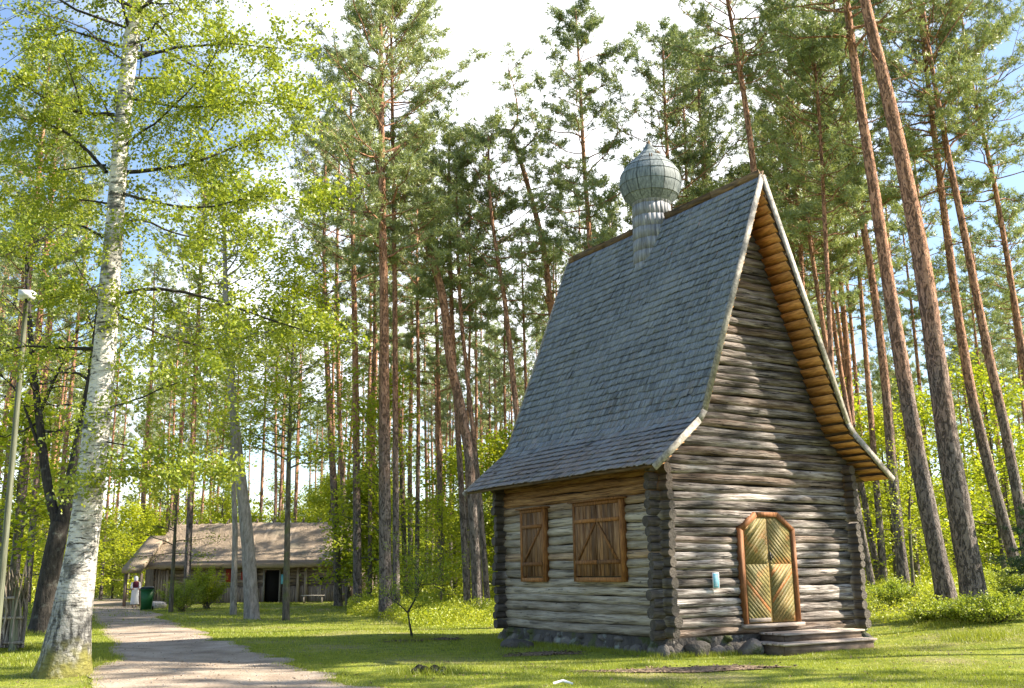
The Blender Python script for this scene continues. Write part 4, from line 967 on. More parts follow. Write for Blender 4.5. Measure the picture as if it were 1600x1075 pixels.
# ------------------------------------------------------------------ forest behind: prototypes and copies
protos = []
for i in range(8):
    r = random.Random(40+i); h = r.uniform(22, 27); lx, ly = r.uniform(-.6, .6), r.uniform(-.4, .4); bend = r.uniform(-.35, .35)
    path = [(0, 0, -.1), (lx*.3+bend, ly*.3, h*.33), (lx*.6-bend*.5, ly*.6, h*.66), (lx, ly, h)]
    tm, cm = pine_parts(path, r.uniform(.15, .20), r.uniform(.58, .72), 30, r.uniform(2.0, 2.7), 500+i, dens=6, k=7, ntuft=6, kl=.24, kw=.026, dead=7)
    protos.append((tm, cm))
proto_obj = [None]*8
def forest_tree(k, loc, rz, sc, label):
    if proto_obj[k] is None:
        tm, cm = protos[k]; root = empty('pine_tree', loc, rz); root.scale = (sc[0], sc[0], sc[1]); tm.build('trunk', M['pine'], root, smooth=True); cm.build('crown', M['needles'], root)
        tag(root, label, 'pine tree', 'pines of the wood behind'); proto_obj[k] = root; return root
    return copy_tree(proto_obj[k], loc, rz, sc, label)
rf = random.Random(3); placed = []
ZN = [(20, 'left of the lamp pole'), (90, 'between the lamp pole and the birch'), (170, 'just right of the birch trunk'), (235, 'above the left end of the barn'), (300, 'behind the barn, above the yellow bush'), (350, 'behind the left half of the thatch'), (400, 'behind the thatch by the leaning grey tree'), (450, 'behind the thatch above the barn door'), (510, 'behind the right half of the thatch'), (575, 'at the right end of the thatch'),
      (600, 'just left of the stout red pine'), (650, 'just right of the stout red pine'), (700, 'left of the crooked pine'), (750, 'at the crooked pine'), (800, 'at the left edge of the chapel'), (880, 'over the lower left roof slope'), (950, 'over the left end of the ridge'), (1010, 'left of the onion dome'), (1080, 'right of the onion dome'), (1150, 'over the ridge left of the gable peak'), (1220, 'over the gable peak'), (1290, 'right of the gable peak'), (1350, 'over the right eave'), (1400, 'right of the chapel corner'), (1450, 'left of the two biggest right pines'), (1510, 'between the two biggest right pines'), (1560, 'right of the thickest pine'), (9999, 'at the right picture edge')]
def zone(px, d):
    nm = next(t for a, t in ZN if px < a); return ('nearer slim pine ' if d < 62 else 'slim pine farther off ' if d < 95 else 'thin faraway pine ')+nm
def can(x, y, dmin):
    return all((x-a)**2+(y-b)**2 > dmin*dmin for a, b in placed)
for it in range(9000):
    if len(placed) >= 258: break
    d = 44+(150-44)*rf.random()**1.25; px = rf.uniform(-60, 1660)
    if px < 90: mind = 48
    elif px < 200: mind = 78
    elif px < 575: mind = 74
    elif px < 790: mind = 46
    elif px < 1340: mind = 46
    else: mind = 44
    if d < mind: continue
    g = GD(px, d)
    if not can(g[0], g[1], 2.3 if d < 80 else 2.0): continue
    placed.append((g[0], g[1]))
    lab = zone(px, d)
    s = rf.uniform(.85, 1.08)*(.76 if 650 < px < 880 and d < 80 else 1); forest_tree(rf.randrange(8), (g[0], g[1], g[2]), rf.uniform(0, 6.28), (s*rf.uniform(.85, 1.15), s), lab)
# pines to the right of the frame, which throw the shade on chapel and lawn
for (x, y, s) in ((18, 18.8, .95), (24, 23.5, 1.05), (17.5, 13.2, 1.), (30, 20.2, 1.), (27, 15.8, 1.), (36, 27, 1), (22, 11.5, 1), (33, 13.5, 1), (19, 9.5, 1), (26, 12.6, 1)):
    forest_tree(rf.randrange(8), (x, y, float(gz(x, y))), rf.uniform(0, 6), (s, s), 'pine standing outside the view to the right')

# understorey trees
us = []
for i in range(4):
    r = random.Random(70+i); h = [5.5, 7.5, 4.2, 9.][i]
    us.append(broadleaf('understorey_tree', [(0, 0, -.05), (r.uniform(-.2, .2), 0, h*.35), (r.uniform(-.3, .3), .1, h*.7), (0, 0, h)], .05+.006*h, 'x', 'young tree', 600+i, .18, 32, h*.36, .17, 26, sig=.28, group='young leafy trees under the pines', dens=6))
spots = []
for it in range(4000):
    if len(spots) >= 165: break
    px = rf.uniform(-30, 1640) if it % 3 else rf.uniform(200, 640); d = rf.uniform(46, 120)
    if 90 < px < 200 and d < 82: continue
    if 200 <= px < 575 and d < 72: continue
    if px > 1330 and d < 40: continue
    g = GD(px, d)
    if all((g[0]-a)**2+(g[1]-b)**2 > 5 for a, b in spots): spots.append((g[0], g[1])); us_px = px
    else: continue
    lab = ('bright leafy young tree ' if d < 75 else 'small bright leafy tree far off ')+next(t for a, t in ZN if px < a)
    k = rf.randrange(4); n_ = len(spots)
    if n_ <= 4:
        o = us[n_-1]; o.location = (g[0], g[1], g[2]); o['label'] = lab
    else: copy_tree(us[k], (g[0], g[1], g[2]), rf.uniform(0, 6.28), (rf.uniform(.8, 1.2), rf.uniform(.8, 1.15)), lab)
# nearer, individually placed
for px, d, k, lab in ((515, 70, 1, 'leafy young tree behind the right end of the thatch'), (560, 52, 0, 'leafy young tree between barn and stout red pine'),
                      (20, 36, 1, 'leafy young tree behind the wattle fence'), (1400, 46, 1, 'leafy young tree glowing behind the right chapel corner'), (1570, 44, 3, 'leafy young tree at the right picture edge'), (1470, 50, 3, 'leafy young tree between the two largest right pines'), (110, 60, 3, 'leafy young tree seen beyond the dark forked trunk'), (790, 50, 1, 'leafy young tree at the left corner of the chapel'), (1340, 50, 3, 'leafy young tree beyond the right eave')):
    g = GD(px, d); copy_tree(us[k], g, rf.uniform(0, 6), (1, 1), lab)
# low spruce at the right edge
def spruce(px, d, h, label, seed):
    rng = np.random.default_rng(seed); b = GD(px, d); root = empty('young_spruce', b); pt = resample([(0, 0, 0), (0.03, 0, h/2), (0, 0, h)], 16); rad = np.linspace(.06, .01, 16); tm = MB(); cm = MB(); trunk_mesh(tm, pt, rad, 8, rng)
    Pn, Rn, ln, tp = limbs(rng, pt, rad, .06, .97, 60, 1.5, -8, 30, lambda t: 1.02-t*.95, .05, 6, .1); tm.tubes(Pn, Rn, 4); S, Rs, _ = sublimbs(rng, Pn, Rn, ln, 10, .1, .35, 55, 0); tm.tubes(S, Rs, 3)
    cen = along_pts(rng, S, 9, .0, (.02, .02, .015)); tufts(cm, cen, rng, 9, .06, .008, rng.random(len(cen))); cen = along_pts(rng, Pn, 22, .1, (.02, .02, .01)); tufts(cm, cen, rng, 9, .06, .008, rng.random(len(cen)))
    tm.build('trunk', M['bark_brown'], root, smooth=True); cm.build('crown', M['spruce'], root); tag(root, label, 'spruce')
spruce(1640, 26, 3.4, 'young dark spruce at the right picture edge', 5)

# forked sapling on the lawn
b = G(645, 1000); d = b[1]; root = empty('forked_sapling', b); rng = np.random.default_rng(8); tm = MB(); cm = MB()
for br, r0_ in (([(645, 1001), (640, 975), (637, 955)], .035), ([(637, 957), (650, 935), (660, 900)], .028), ([(637, 957), (625, 945), (603, 930)], .018), ([(655, 914), (675, 912), (700, 916)], .012), ([(660, 900), (650, 885), (640, 870)], .01), ([(637, 957), (650, 950), (662, 948)], .008)):
    b3 = resample(np.array([P(x, y, d) for x, y in br])-b, 8); tm.tubes(b3[None], (r0_*(1-.6*np.linspace(0, 1, 8)))[None], 7, True)
    if br[0][1] < 1000:
        Pn, Rn, ln, tp = limbs(rng, b3, np.full(8, r0_), .2, 1., 9, .75, 10, 60, lambda t: 1+0*t, .1, 5); tm.tubes(Pn, Rn*.6, 4); S, Rs, _ = sublimbs(rng, Pn, Rn, ln, 4, .2, .5); tm.tubes(S, Rs*.5, 3)
        cen = along_pts(rng, S, 22, .1, (.06, .06, .06)); bb = rng.random(len(cen)); cm.leaves(cen, rng.uniform(.03, .055, len(cen)), rng, np.stack([bb]*3, 1), .4)
tm.build('trunk', M['bark_dark'], root, smooth=True); cm.build('crown', M['bush_leaf'], root); tag(root, 'little dark crooked sapling standing alone on the shaded lawn', 'sapling')

# bushes
def bush(name, px, d, r, h, mat, label, seed, n_=9000, leaf=.06):
    rng = np.random.default_rng(seed); b = GD(px, d); root = empty(name, b); sm = MB(); cm = MB()
    Mx = 40; az = rng.random(Mx)*6.28; el = np.radians(rng.uniform(35, 88, Mx)); dv = np.stack([np.cos(az)*np.cos(el)*r/h*1.4, np.sin(az)*np.cos(el)*r/h*1.4, np.sin(el)], 1)*h*rng.uniform(.6, 1., Mx)[:, None]
    s = np.linspace(0, 1, 6); Pn = dv[:, None]*s[None, :, None]+rng.normal(size=(Mx, 6, 3))*.03; Pn[:, 0, :2] *= 3; sm.tubes(Pn, np.full((Mx, 6), .012)*(1-.7*s), 4)
    S, Rs, _ = sublimbs(rng, Pn, np.full((Mx, 6), .01), np.full(Mx, h), 8, .25, .32, 50, .3); sm.tubes(S, Rs*.5, 3)
    cen = along_pts(rng, S, n_//(Mx*8)+1, .0, (.07, .07, .06)); bb = rng.beta(2, 2, len(cen)); cm.leaves(cen, rng.uniform(.6, 1.2, len(cen))*leaf, rng, np.stack([bb]*3, 1), .3)
    sm.build('stems', M['bark_brown'], root); cm.build('foliage', M[mat], root); tag(root, label, 'bush'); return root
bush('bush', 287, 49, 1.3, 1.45, 'bush_leaf', 'bright yellow-green bush before the barn, left of the greener one', 21)
bush('bush', 325, 51, 1.2, 1.9, 'maple_leaf', 'taller mid-green bush against the barn wall', 22, 9000, .08)
bush('bush', 28, 62, 1.5, 1.8, 'bush_leaf', 'bush at the far left beside the path', 23)
for i, (px, d, r, h) in enumerate(((1395, 31, .9, .7), (1500, 24.5, 1.0, .55), (1555, 24, 1.1, .6), (1590, 29, 1.2, 1.0), (1450, 25.5, .8, .45))):
    bush('low_bush', px, d, r, h, 'bush_leaf', ['low leafy bush beside the right chapel corner', 'dark low bush at the foot of the thickest right pine', 'low bush right of the thickest pine', 'highest low bush at the right picture edge', 'smallest low bush on the right lawn edge'][i], 30+i, 5000, .06)

# ------------------------------------------------------------------ undergrowth and grass
rng = np.random.default_rng(99); mb = MB()
def cover(n_, x0, x1, y0, y1, test, hfun, leaf):
    x = rng.uniform(x0, x1, n_); y = rng.uniform(y0, y1, n_); k = test(x, y); x, y = x[k], y[k]
    h = hfun(x, y)*rng.random(len(x))**.7; cen = np.stack([x, y, gz(x, y)+h], 1)
    bb = np.clip(rng.beta(2, 2, len(x))+.15*np.sin(x*1.3)*np.sin(y*.9), 0, 1); mb.leaves(cen, leaf*rng.uniform(.6, 1.3, len(x)), rng, np.stack([bb]*3, 1), .2, .55)
def pxof(x, y): return 800+F_PX*x/(y*.975+.2)
mound = lambda x, y: (.22+.22*(np.sin(x*1.1+np.sin(y*.8))*np.sin(y*1.3+x*.3)+.6)+.15*np.sin(x*3.1)*np.sin(y*2.7))
def t_mid(x, y):
    p = pxof(x, y); edge = 31.5+1.2*np.sin(x*1.1)+np.where(p < 640, (640-p)*.10, 0); return (p > 540) & (p < 800) & (y > edge)
cover(150000, -12, 1.5, 30, 48, t_mid, lambda x, y: np.clip(mound(x, y)*1.15, .08, 1)*sstep(30.5, 34.5, y-np.where(pxof(x, y) < 640, (640-pxof(x, y))*.10, 0)), .075)
cover(110000, -14, 34, 44, 75, lambda x, y: (pxof(x, y) > 560), lambda x, y: np.clip(mound(x, y)*1.6, .1, 1.2), .13)
cover(60000, -60, 60, 72, 130, lambda x, y: (np.abs(pxof(x, y)-800) < 860) & ~((pxof(x, y) > 85) & (pxof(x, y) < 200) & (y < 84)), lambda x, y: np.clip(mound(x, y)*2.6, .1, 2.), .24)
def t_right(x, y): return (pxof(x, y) > 1340) & (pxof(x, y) < 1660) & (y > 26.5+1.2*np.sin(x*1.7))
cover(90000, 8, 30, 26, 45, t_right, lambda x, y: np.clip(mound(x, y)*.9, .06, .8)*sstep(25, 32, y), .07)
cover(26000, -30, -15, 40, 62, lambda x, y: pxof(x, y) < 95, lambda x, y: np.clip(mound(x, y), .1, 1), .1)
cover(130000, -75, 75, 112, 170, lambda x, y: np.abs(pxof(x, y)-800) < 900, lambda x, y: 4.5+7*np.abs(np.sin(x*.35+np.sin(y*.2)))*(.6+.4*np.sin(y*.6+x*.15)), .55)
tag(mb.build('undergrowth', M['cover']), 'bright leafy undergrowth covering the wood floor beyond the lawn', 'undergrowth', kind='stuff')
# grass blades
mb = MB()
def blades(x, y, h, wd, b, lean=.35):
    n_ = len(x); z = gz(x, y); a = rng.random(n_)*6.28; dx, dy = np.cos(a), np.sin(a); l = rng.normal(size=(n_, 2))*lean
    p = np.stack([x, y, z-.005], 1); s = np.stack([dx, dy, 0*dx], 1)*wd[:, None]; tp = p+np.stack([l[:, 0]*h, l[:, 1]*h, h], 1)
    mb.add(np.stack([p-s, p+s, tp], 1).reshape(-1, 3), np.arange(n_*3).reshape(-1, 3), np.repeat(np.stack([b]*3, 1), 3, axis=0))
def lawn(n_, y0, y1, h0, wd):
    y = rng.uniform(y0, y1, n_); x = (rng.uniform(-60, 1660, n_)-800)/F_PX*y*.98
    q = np.array([x-CH['ax'], y-CH['ay']]); lx = q[0]*vd[0]+q[1]*vd[1]; ly = q[0]*ud[0]+q[1]*ud[1]
    inside = (lx > .0) & (lx < W_) & (ly > .0) & (ly < L_)
    st = (lx > SX0) & (lx < SX1) & (ly > SY0) & (ly < 0)
    ok = ~inside & ~st & ~in_path(x, y); x, y = x[ok], y[ok]
    pt = .5+.5*np.sin(x*.9+1.7*np.sin(y*.5))*np.sin(y*.8+x*.3)+.25*np.sin(x*3.3+y)*np.sin(y*2.9-x)
    keep = rng.random(len(x)) < np.clip(.45+.7*pt, .15, 1); x, y, pt = x[keep], y[keep], pt[keep]
    blades(x, y, h0*rng.uniform(.4, 1.2, len(x))*(.6+.7*np.clip(pt, 0, 1)), wd*rng.uniform(.6, 1.2, len(x)), np.clip(rng.beta(2, 2, len(x))*.8+.25*(1-pt), 0, 1))
lawn(230000, 12.5, 21, .045, .0045); lawn(170000, 21, 34, .055, .008); lawn(70000, 34, 62, .08, .018)
# longer grass round trunk feet, fence, foundation and path rims
def ringg(cx_, cy_, r0, r1, n_, h):
    a = rng.random(n_)*6.28; r = rng.uniform(r0, r1, n_); x, y = cx_+r*np.cos(a), cy_+r*np.sin(a); blades(x, y, h*rng.uniform(.4, 1.3, n_), np.full(n_, .006), rng.beta(2, 2, n_), .4)
bb = G(100, 1032); ringg(bb[0], bb[1], .4, 1.1, 2600, .10)
for p in ((645, 1000), (397, 955), (449, 945), (367, 938), (245, 950), (1520, 958), (1476, 950), (672, 1050), (66, 990)): g = G(*p); ringg(g[0], g[1], .12, .7, 1300, .13)
for t in np.linspace(0, 1, 60):
    for (lx, ly) in ((t*W_, -.22), (-.22, t*L_)):
        q = np.array([CH['ax'], CH['ay']])+vd*lx+ud*ly; ringg(q[0], q[1], 0, .2, 70, .10)
for e in (PA, PB):
    for q in e[8:110]: ringg(q[0], q[1], 0, .22, 60, .06)
g = G(20, 1015); ringg(g[0], g[1], 0, .9, 2500, .14)
tag(mb.build('grass', M['grass']), 'short green lawn grass with longer tufts round trunks and stones', 'grass', kind='stuff')

mb = MB(); y = rng.uniform(12, 40, 9000); x = (rng.uniform(-40, 1640, 9000)-800)/F_PX*y
q = np.array([x-CH['ax'], y-CH['ay']]); lx = q[0]*vd[0]+q[1]*vd[1]; ly = q[0]*ud[0]+q[1]*ud[1]; ok = ~((lx > -.1) & (lx < W_+.1) & (ly > -1.1) & (ly < L_+.1)); x, y = x[ok], y[ok]
cl = rng.random(len(x)) < .35+.6*np.clip(np.sin(x*.8+y*.3)*np.sin(y*.7-x*.2), 0, 1); x, y = x[cl], y[cl]
mb.leaves(np.stack([x, y, gz(x, y)+.03+.015*rng.random(len(x))], 1), rng.uniform(.02, .06, len(x)), rng, np.stack([rng.random(len(x))]*3, 1), 2.5)
tag(mb.build('fallen_leaves', M['litter']), 'scattered brown dead leaves and cones on lawn and path', 'dead leaves', kind='stuff')
mb = MB(); t_ = rng.random(1500); i_ = (t_**1.5*100).astype(int)+8; f_ = rng.random(1500); pq = PA[i_]*(1-f_)[:, None]+PB[i_]*f_[:, None]+rng.normal(size=(1500, 2))*.06
for k_ in range(600): s_ = rng.uniform(.004, .015); mb.add(IVS*np.array([s_*1.3, s_, s_*.8])*rng.uniform(.8, 1.2, 3)+[pq[k_, 0], pq[k_, 1], float(gz(pq[k_, 0], pq[k_, 1]))+.015], IFS, (rng.random(), 0, 0))
tag(mb.build('gravel', M['boulder']), 'small pebbles lying on the dirt path', 'pebbles', kind='stuff')

# ------------------------------------------------------------------ thatched barn
bl, br_ = GD(240, 61.), GD(556, 61.); BX0, BX1 = bl[0], br_[0]; BZ = float(bl[2])
barn = empty('thatched_barn', (BX0, 61., -.05)); tag(barn, 'long low wooden barn with thatched roof beyond the lawn', 'barn'); BW = BX1-BX0
z_e = P(400, 877, 60.2)[2]; z_r = P(400, 817, 64.5)[2]; DP = 7.5
mb = MB(); 
dx0 = P(415, 900, 61)[0]-BX0; dx1 = P(437, 900, 61)[0]-BX0; dzt = P(425, 889, 61)[2]
z = .1
while z < z_e+.2:                       # horizontal logs with the door left open
    for a, b in ((0, dx0-.12), (dx1+.12, BW)): mb.tubes([[(a, .1, z), ((a+b)/2, .1+rg.normal()*.02, z), (b, .1, z)]], [[.11, .115, .11]], 8, True, (rg.random(), 0, 0))
    if z > dzt+.1: mb.tubes([[(dx0-.12, .1, z), (dx1+.12, .1, z)]], [[.11, .11]], 8, True, (rg.random(), 0, 0))
    z += .2
mb.box((BW/2, DP, z_e/2), (BW, .2, z_e)); mb.box((.1, DP/2, z_e/2+.2), (.2, DP-.3, z_e+.4)); mb.box((BW-.1, DP/2, z_e/2+.2), (.2, DP-.3, z_e+.4)); mb.box((BW/2, 2.2, z_e/2), (BW-.5, .1, z_e))
mb.build('log_wall', M['barn'], barn)
for a, b in ((.9, dx0-.15), (dx1+.2, BW-.1)):
    mb = MB(); x = a
    while x < b:
        w_ = rg.uniform(.10, .16)
        mb.box((x+w_/2, -.045+rg.normal()*.004, .48+rg.normal()*.02), (w_-.012, .03, .95+rg.normal()*.04), None, (rg.random(), 0, 0)); x += w_
    mb.build('board_skirting', M['barn_v'], barn)
for x in (.3, dx0-.6, dx1+1.6, BW-3.4, BW-.3): mb = MB(); mb.box((x, -.12, z_e/2), (.17, .17, z_e), None, (rg.random(), 0, 0)); mb.build('wall_post', M['barn_v'], barn)
dr = empty('door', ((dx0+dx1)/2, 0, 0)); dr.parent = barn; mb = MB(); w2 = (dx1-dx0)/2; 
for s in (-1, 1): mb.box((s*(w2+.06), -.08, dzt/2), (.11, .14, dzt))
mb.box((0, -.083, dzt+.06), (2*w2+.28, .14, .12)); mb.build('door_frame', M['pale_wood'], dr); mb = MB(); mb.box((0, .06, dzt/2), (2*w2-.01, .04, dzt-.01)); mb.build('door_leaf', M['dark'], dr)
for px0, px1, py0, py1, mt, nm in ((352, 362, 889, 910, 'red', 'shutter'), (499, 506, 902, 908, 'dark', 'small_window'), (376, 386, 893, 906, 'red', 'shutter')):
    a = P(px0, py1, 60.85); b = P(px1, py0, 60.85); mb = MB(); mb.box(((a[0]+b[0])/2-BX0, -.115, (a[2]+b[2])/2+.05), (b[0]-a[0], .05, b[2]-a[2])); mb.build(nm, M[mt], barn)
# thatch: thick curved roof with rounded, slightly uneven surface
mb = MB(); nx = 90; ov = .9
x = np.linspace(-.2, BW+.5, nx); prof_t = [(-ov-.05, z_e-.32), (-ov-.1, z_e-.10), (-ov+.2, z_e+.12), (1.2, z_e+(z_r-z_e)*.42), (2.6, z_e+(z_r-z_e)*.78), (3.4, z_r-.05), (3.75, z_r+.06), (4.1, z_r-.05), (DP+ov-.2, z_e+.1), (DP+ov, z_e-.3), (DP+ov-.5, z_e-.25), (3.75, z_r-.5), (-ov+.5, z_e-.2)]
V = np.array([[(xx, y+rg.normal()*.015, zz+rg.normal()*.025+.03*math.sin(xx*.8+y)) for y, zz in prof_t] for xx in x]); k = len(prof_t); idx = np.arange(nx*k).reshape(nx, k); a = idx[:-1]; b = idx[1:]
mb.add(V.reshape(-1, 3), np.stack([a, b, np.roll(b, -1, 1), np.roll(a, -1, 1)], -1).reshape(-1, 4))
for ring, rv in ((idx[0], 0), (idx[-1], 1)): mb.l.append(ring if rv == 0 else ring[::-1]); mb.c.append(np.array([k]))
n_ = 26000; xs_ = rg.uniform(-.2, BW+.5, n_); tt = rg.random(n_); yy = np.interp(tt, [0, .15, .55, .85, 1], [-ov-.05, -ov+.2, 1.2, 2.6, 3.5]); zz = np.interp(yy, [q[0] for q in prof_t[:7]][1:], [q[1] for q in prof_t[:7]][1:])
l = rg.uniform(.15, .35, n_); c_ = np.stack([xs_, yy, zz+.03], 1); dn = np.stack([rg.normal(size=n_)*.05, -l*.8, -l*.62], 1); sd_ = np.stack([np.full(n_, .012), 0*l, 0*l], 1)
mb.add(np.stack([c_-sd_, c_+sd_, c_+dn+[0, 0, .05]], 1).reshape(-1, 3), np.arange(n_*3).reshape(-1, 3))
rf_ = mb.build('thatched_roof', M['thatch'], barn)
xx = .2
while xx < BW: mb = MB(); mb.beam((xx, 3.3, z_r-.12), (xx+rg.normal()*.08, 4.2, z_r+.3), .06, .06); mb.beam((xx+.02, 4.2, z_r-.12), (xx+.1+rg.normal()*.08, 3.3, z_r+.3), .06, .06); mb.build('ridge_poles', M['barn_v'], rf_); xx += rg.uniform(.8, 1.1)
# lower porch wing at the left end
gw = empty('barn_porch', (0, 0, 0)); gw.parent = barn; xa = P(206, 885, 60)[0]-BX0; xb = P(236, 885, 60)[0]-BX0
zt2 = P(222, 836, 62)[2]; zb2 = P(222, 886, 58.5)[2]; mb = MB()
mb.hexa([(xa, -2.5, zb2-.28), (xb, -2.5, zb2-.28), (xb, 1.2, zt2-.30), (xa+.15, 1.2, zt2-.30), (xa, -2.5, zb2), (xb, -2.5, zb2), (xb, 1.2, zt2), (xa+.15, 1.2, zt2)])
mb.hexa([(xa+.15, 1.21, zt2-.3), (xb, 1.21, zt2-.3), (xb, 5, zb2-.28), (xa, 5, zb2-.28), (xa+.15, 1.21, zt2), (xb, 1.21, zt2), (xb, 5, zb2), (xa, 5, zb2)])
mb.build('porch_thatch', M['thatch'], gw); mb = MB()
for x in (xa+.15, xb-.1): pm = MB(); pm.box((x, -2.2, (zb2-.3)/2), (.14, .14, zb2-.3)); pm.build('porch_post', M['barn_v'], gw)
mb.box(((xa+xb)/2+.3, 1.5, zb2/2), (xb-xa+.7, .12, zb2)); mb.beam((xa+.1, -2.2, .95), (xb-.1, -2.2, .95), .08, .08)
for i in range(5): mb.box((xb+.12+i*.17, -.3-.02*i, 1.0), (.13, .04, 2.0), None, (rg.random(), 0, 0))
mb.build('porch_frame', M['barn_v'], gw)
# barn notice and bench
p = P(443, 905, 60.7); no = MB(); no.box((0, 0, 0), (.34, .03, .55)); o = no.build('notice', M['blue'], None, loc=(p[0], 60.78, p[2])); tag(o, 'blue notice beside the dark barn doorway', 'notice')
p0 = GD(472, 59); p1 = GD(508, 59); bn = empty('garden_bench', ((p0[0]+p1[0])/2, 59, p0[2])); hl = (p1[0]-p0[0])/2; mb = MB()
mb.box((0, -.09, .43), (2*hl, .16, .04), None, (.6, 0, 0)); mb.box((0, .09, .43), (2*hl, .16, .04), None, (.9, 0, 0)); mb.build('seat', M['pale_wood'], bn)
for s in (-1, 1): mb = MB(); mb.box((s*(hl-.15), 0, .205), (.06, .28, .41)); mb.build('leg', M['pale_wood'], bn)
tag(bn, 'low plank bench against the barn wall', 'bench')

# ------------------------------------------------------------------ wheelie bin, boulders, stump
b = G(230, 943); b[1] = 50; b = GD(232, 50); bn = empty('waste_bin', b); mb = MB()
mb.hexa([(-.22, -.25, .06), (.22, -.25, .06), (.22, .25, .06), (-.22, .25, .06), (-.29, -.36, 1.02), (.29, -.36, 1.02), (.29, .34, 1.02), (-.29, .34, 1.02)]); mb.box((0, -.375, .985), (.60, .03, .07)); mb.build('bin_body', M['bin'], bn)
mb = MB(); mb.hexa([(-.31, -.40, 1.025), (.31, -.40, 1.025), (.31, .38, 1.025), (-.31, .38, 1.025), (-.26, -.34, 1.12), (.26, -.34, 1.12), (.26, .33, 1.14), (-.26, .33, 1.14)]); mb.box((0, -.42, 1.05), (.2, .04, .04)); mb.build('bin_lid', M['bin_lid'], bn)
for s in (-1, 1): mb = MB(); mb.tubes([[(s*.27-.03, .27, .11), (s*.27+.03, .27, .11)]], [[.11, .11]], 16, True); mb.build('wheel', M['iron'], bn)
mb = MB(); mb.tubes([[(-.24, .37, 1.0), (-.22, .43, 1.03), (.22, .43, 1.03), (.24, .37, 1.0)]], [[.016]*4], 8, True); mb.build('handle', M['bin_lid'], bn); bn.rotation_euler = (0, 0, .25)
tag(bn, 'green wheeled waste bin with black lid by the path', 'waste bin')
def rock(name, p, size, seed, mat, lab, cat='rock'):
    mb = MB(); stone(mb, (0, 0, size[2]*.35), size, seed, True); o = mb.build(name, M[mat], None, smooth=True, loc=[float(v) for v in p]); tag(o, lab, cat); return o
rock('boulder', G(244, 951), (.62, .4, .30), 1, 'boulder', 'grey granite boulder on the grass by the bin')
r2 = G(239, 944); rock('dark_stone', r2, (.30, .25, .42), 2, 'iron', 'small black stone close behind the grey granite boulder')
q = on_z(815, 1013, 0); g = np.array([CH['ax'], CH['ay']])+vd*(q[0]-.1)+ud*q[1]; rock('boulder', (g[0], g[1], gz(*g)), (.36, .26, .17), 3, 'stone', 'dark rounded boulder at the left foot of the chapel wall')
rock('boulder', (*(np.array([CH['ax'], CH['ay']])+vd*(SX0-.15)+ud*(-.32)), 0), (.26, .24, .22), 6, 'stone', 'mossy stone beside the left end of the steps')
rock('boulder', (*(np.array([CH['ax'], CH['ay']])+vd*(.62)+ud*(-.16)), 0), (.30, .2, .22), 12, 'stone', 'lichened stone under the logs near the front chapel corner')
st = empty('tree_stump', G(674, 1052)); mb = MB(); rr_ = np.random.default_rng(4)
for i in range(14):
    a = rr_.random()*6.28; q = rr_.random()**.5; stone(mb, (math.cos(a)*q*.26, math.sin(a)*q*.13, .03), (.09, .06, rr_.uniform(.05, .11)), 700+i)
mb.build('stump', M['stump'], st, smooth=True); tag(st, 'low dark rotten stump flush with the grass near the path', 'stump')
g = G(880, 1071); wb = MB(); wb.tubes([[(-.14, 0, .03), (0, .02, .06), (.14, .0, .02)]], [[.016, .022, .014]], 7, True, (.8, 0, 0)); tag(wb.build('stick', M['white'], None, loc=[float(v) for v in g]), 'short peeled white stick on the grass at the lower picture edge', 'stick')

# ------------------------------------------------------------------ wattle fence and lamp pole at the left
fb = G(21, 1018); fd = fb[1]; fn = empty('wattle_fence', fb); pp = lambda x, y, dd=0: P(x, y, fd+dd)-fb
mb = MB(); r = np.random.default_rng(6); mb.tubes([resample([(0, 0, -.1), pp(24, 970), pp(29, 918)], 6)], [[.115, .11, .108, .105, .10, .098]], 14, True, (.7, 0, 0)); mb.build('post', M['pole'], fn, smooth=False)
mb = MB()
for i in range(64):
    x = r.uniform(-45, 40); mb.tubes([[pp(x-4+r.normal()*3, 1012, .02+r.normal()*.07), pp(x+r.normal()*4, 955, .02+r.normal()*.09), pp(x+3+r.normal()*7, 900+r.normal()*10, .02+r.normal()*.1)]], [[.024, .021, .012]], 5, True, (r.random(), 0, 0))
mb.build('rods', M['wattle'], fn)
mb = MB()
for yy in (1005, 966, 935): mb.tubes([[pp(-60, yy+2, .0), pp(0, yy, -.06), pp(36 if yy != 935 else 24, yy-1, -.10)]], [[.032, .03, .034]], 8, True, (.8, 0, 0))
mb.build('rails', M['wattle'], fn); tag(fn, 'rough wattle fence of upright rods with a round post at lower left', 'fence')
ld = 21.5; lb_ = GD(4, ld); lp = empty('lamp_pole', lb_); P2 = lambda x, y: P(x, y, ld)-lb_; mb = MB()
mb.tubes([resample([(0, 0, -.1), P2(14, 780), P2(28, 620), P2(41, 474)], 10)], [np.linspace(.075, .05, 10)], 12, True, (.5, 0, 0)); mb.build('pole', M['pole'], lp, smooth=True)
c_ = P2(42, 461); lmp = empty('floodlight', c_); lmp.parent = lp; mb = MB(); mb.hexa([(-.15, -.1, -.09), (.13, -.12, -.09), (.13, .12, -.09), (-.15, .1, -.09), (-.13, -.13, .10), (.15, -.10, .08), (.15, .12, .08), (-.13, .12, .10)]); mb.build('lamp_housing', M['white'], lmp)
mb = MB(); mb.box((0, -.125, 0), (.22, .012, .12)); mb.build('lamp_glass', M['glass'], lmp); mb = MB(); mb.box((0, 0, -.13), (.05, .05, .08)); mb.build('bracket', M['iron'], lmp)
tag(lp, 'greenish wooden pole with a white floodlight on top at the left edge', 'lamp pole')

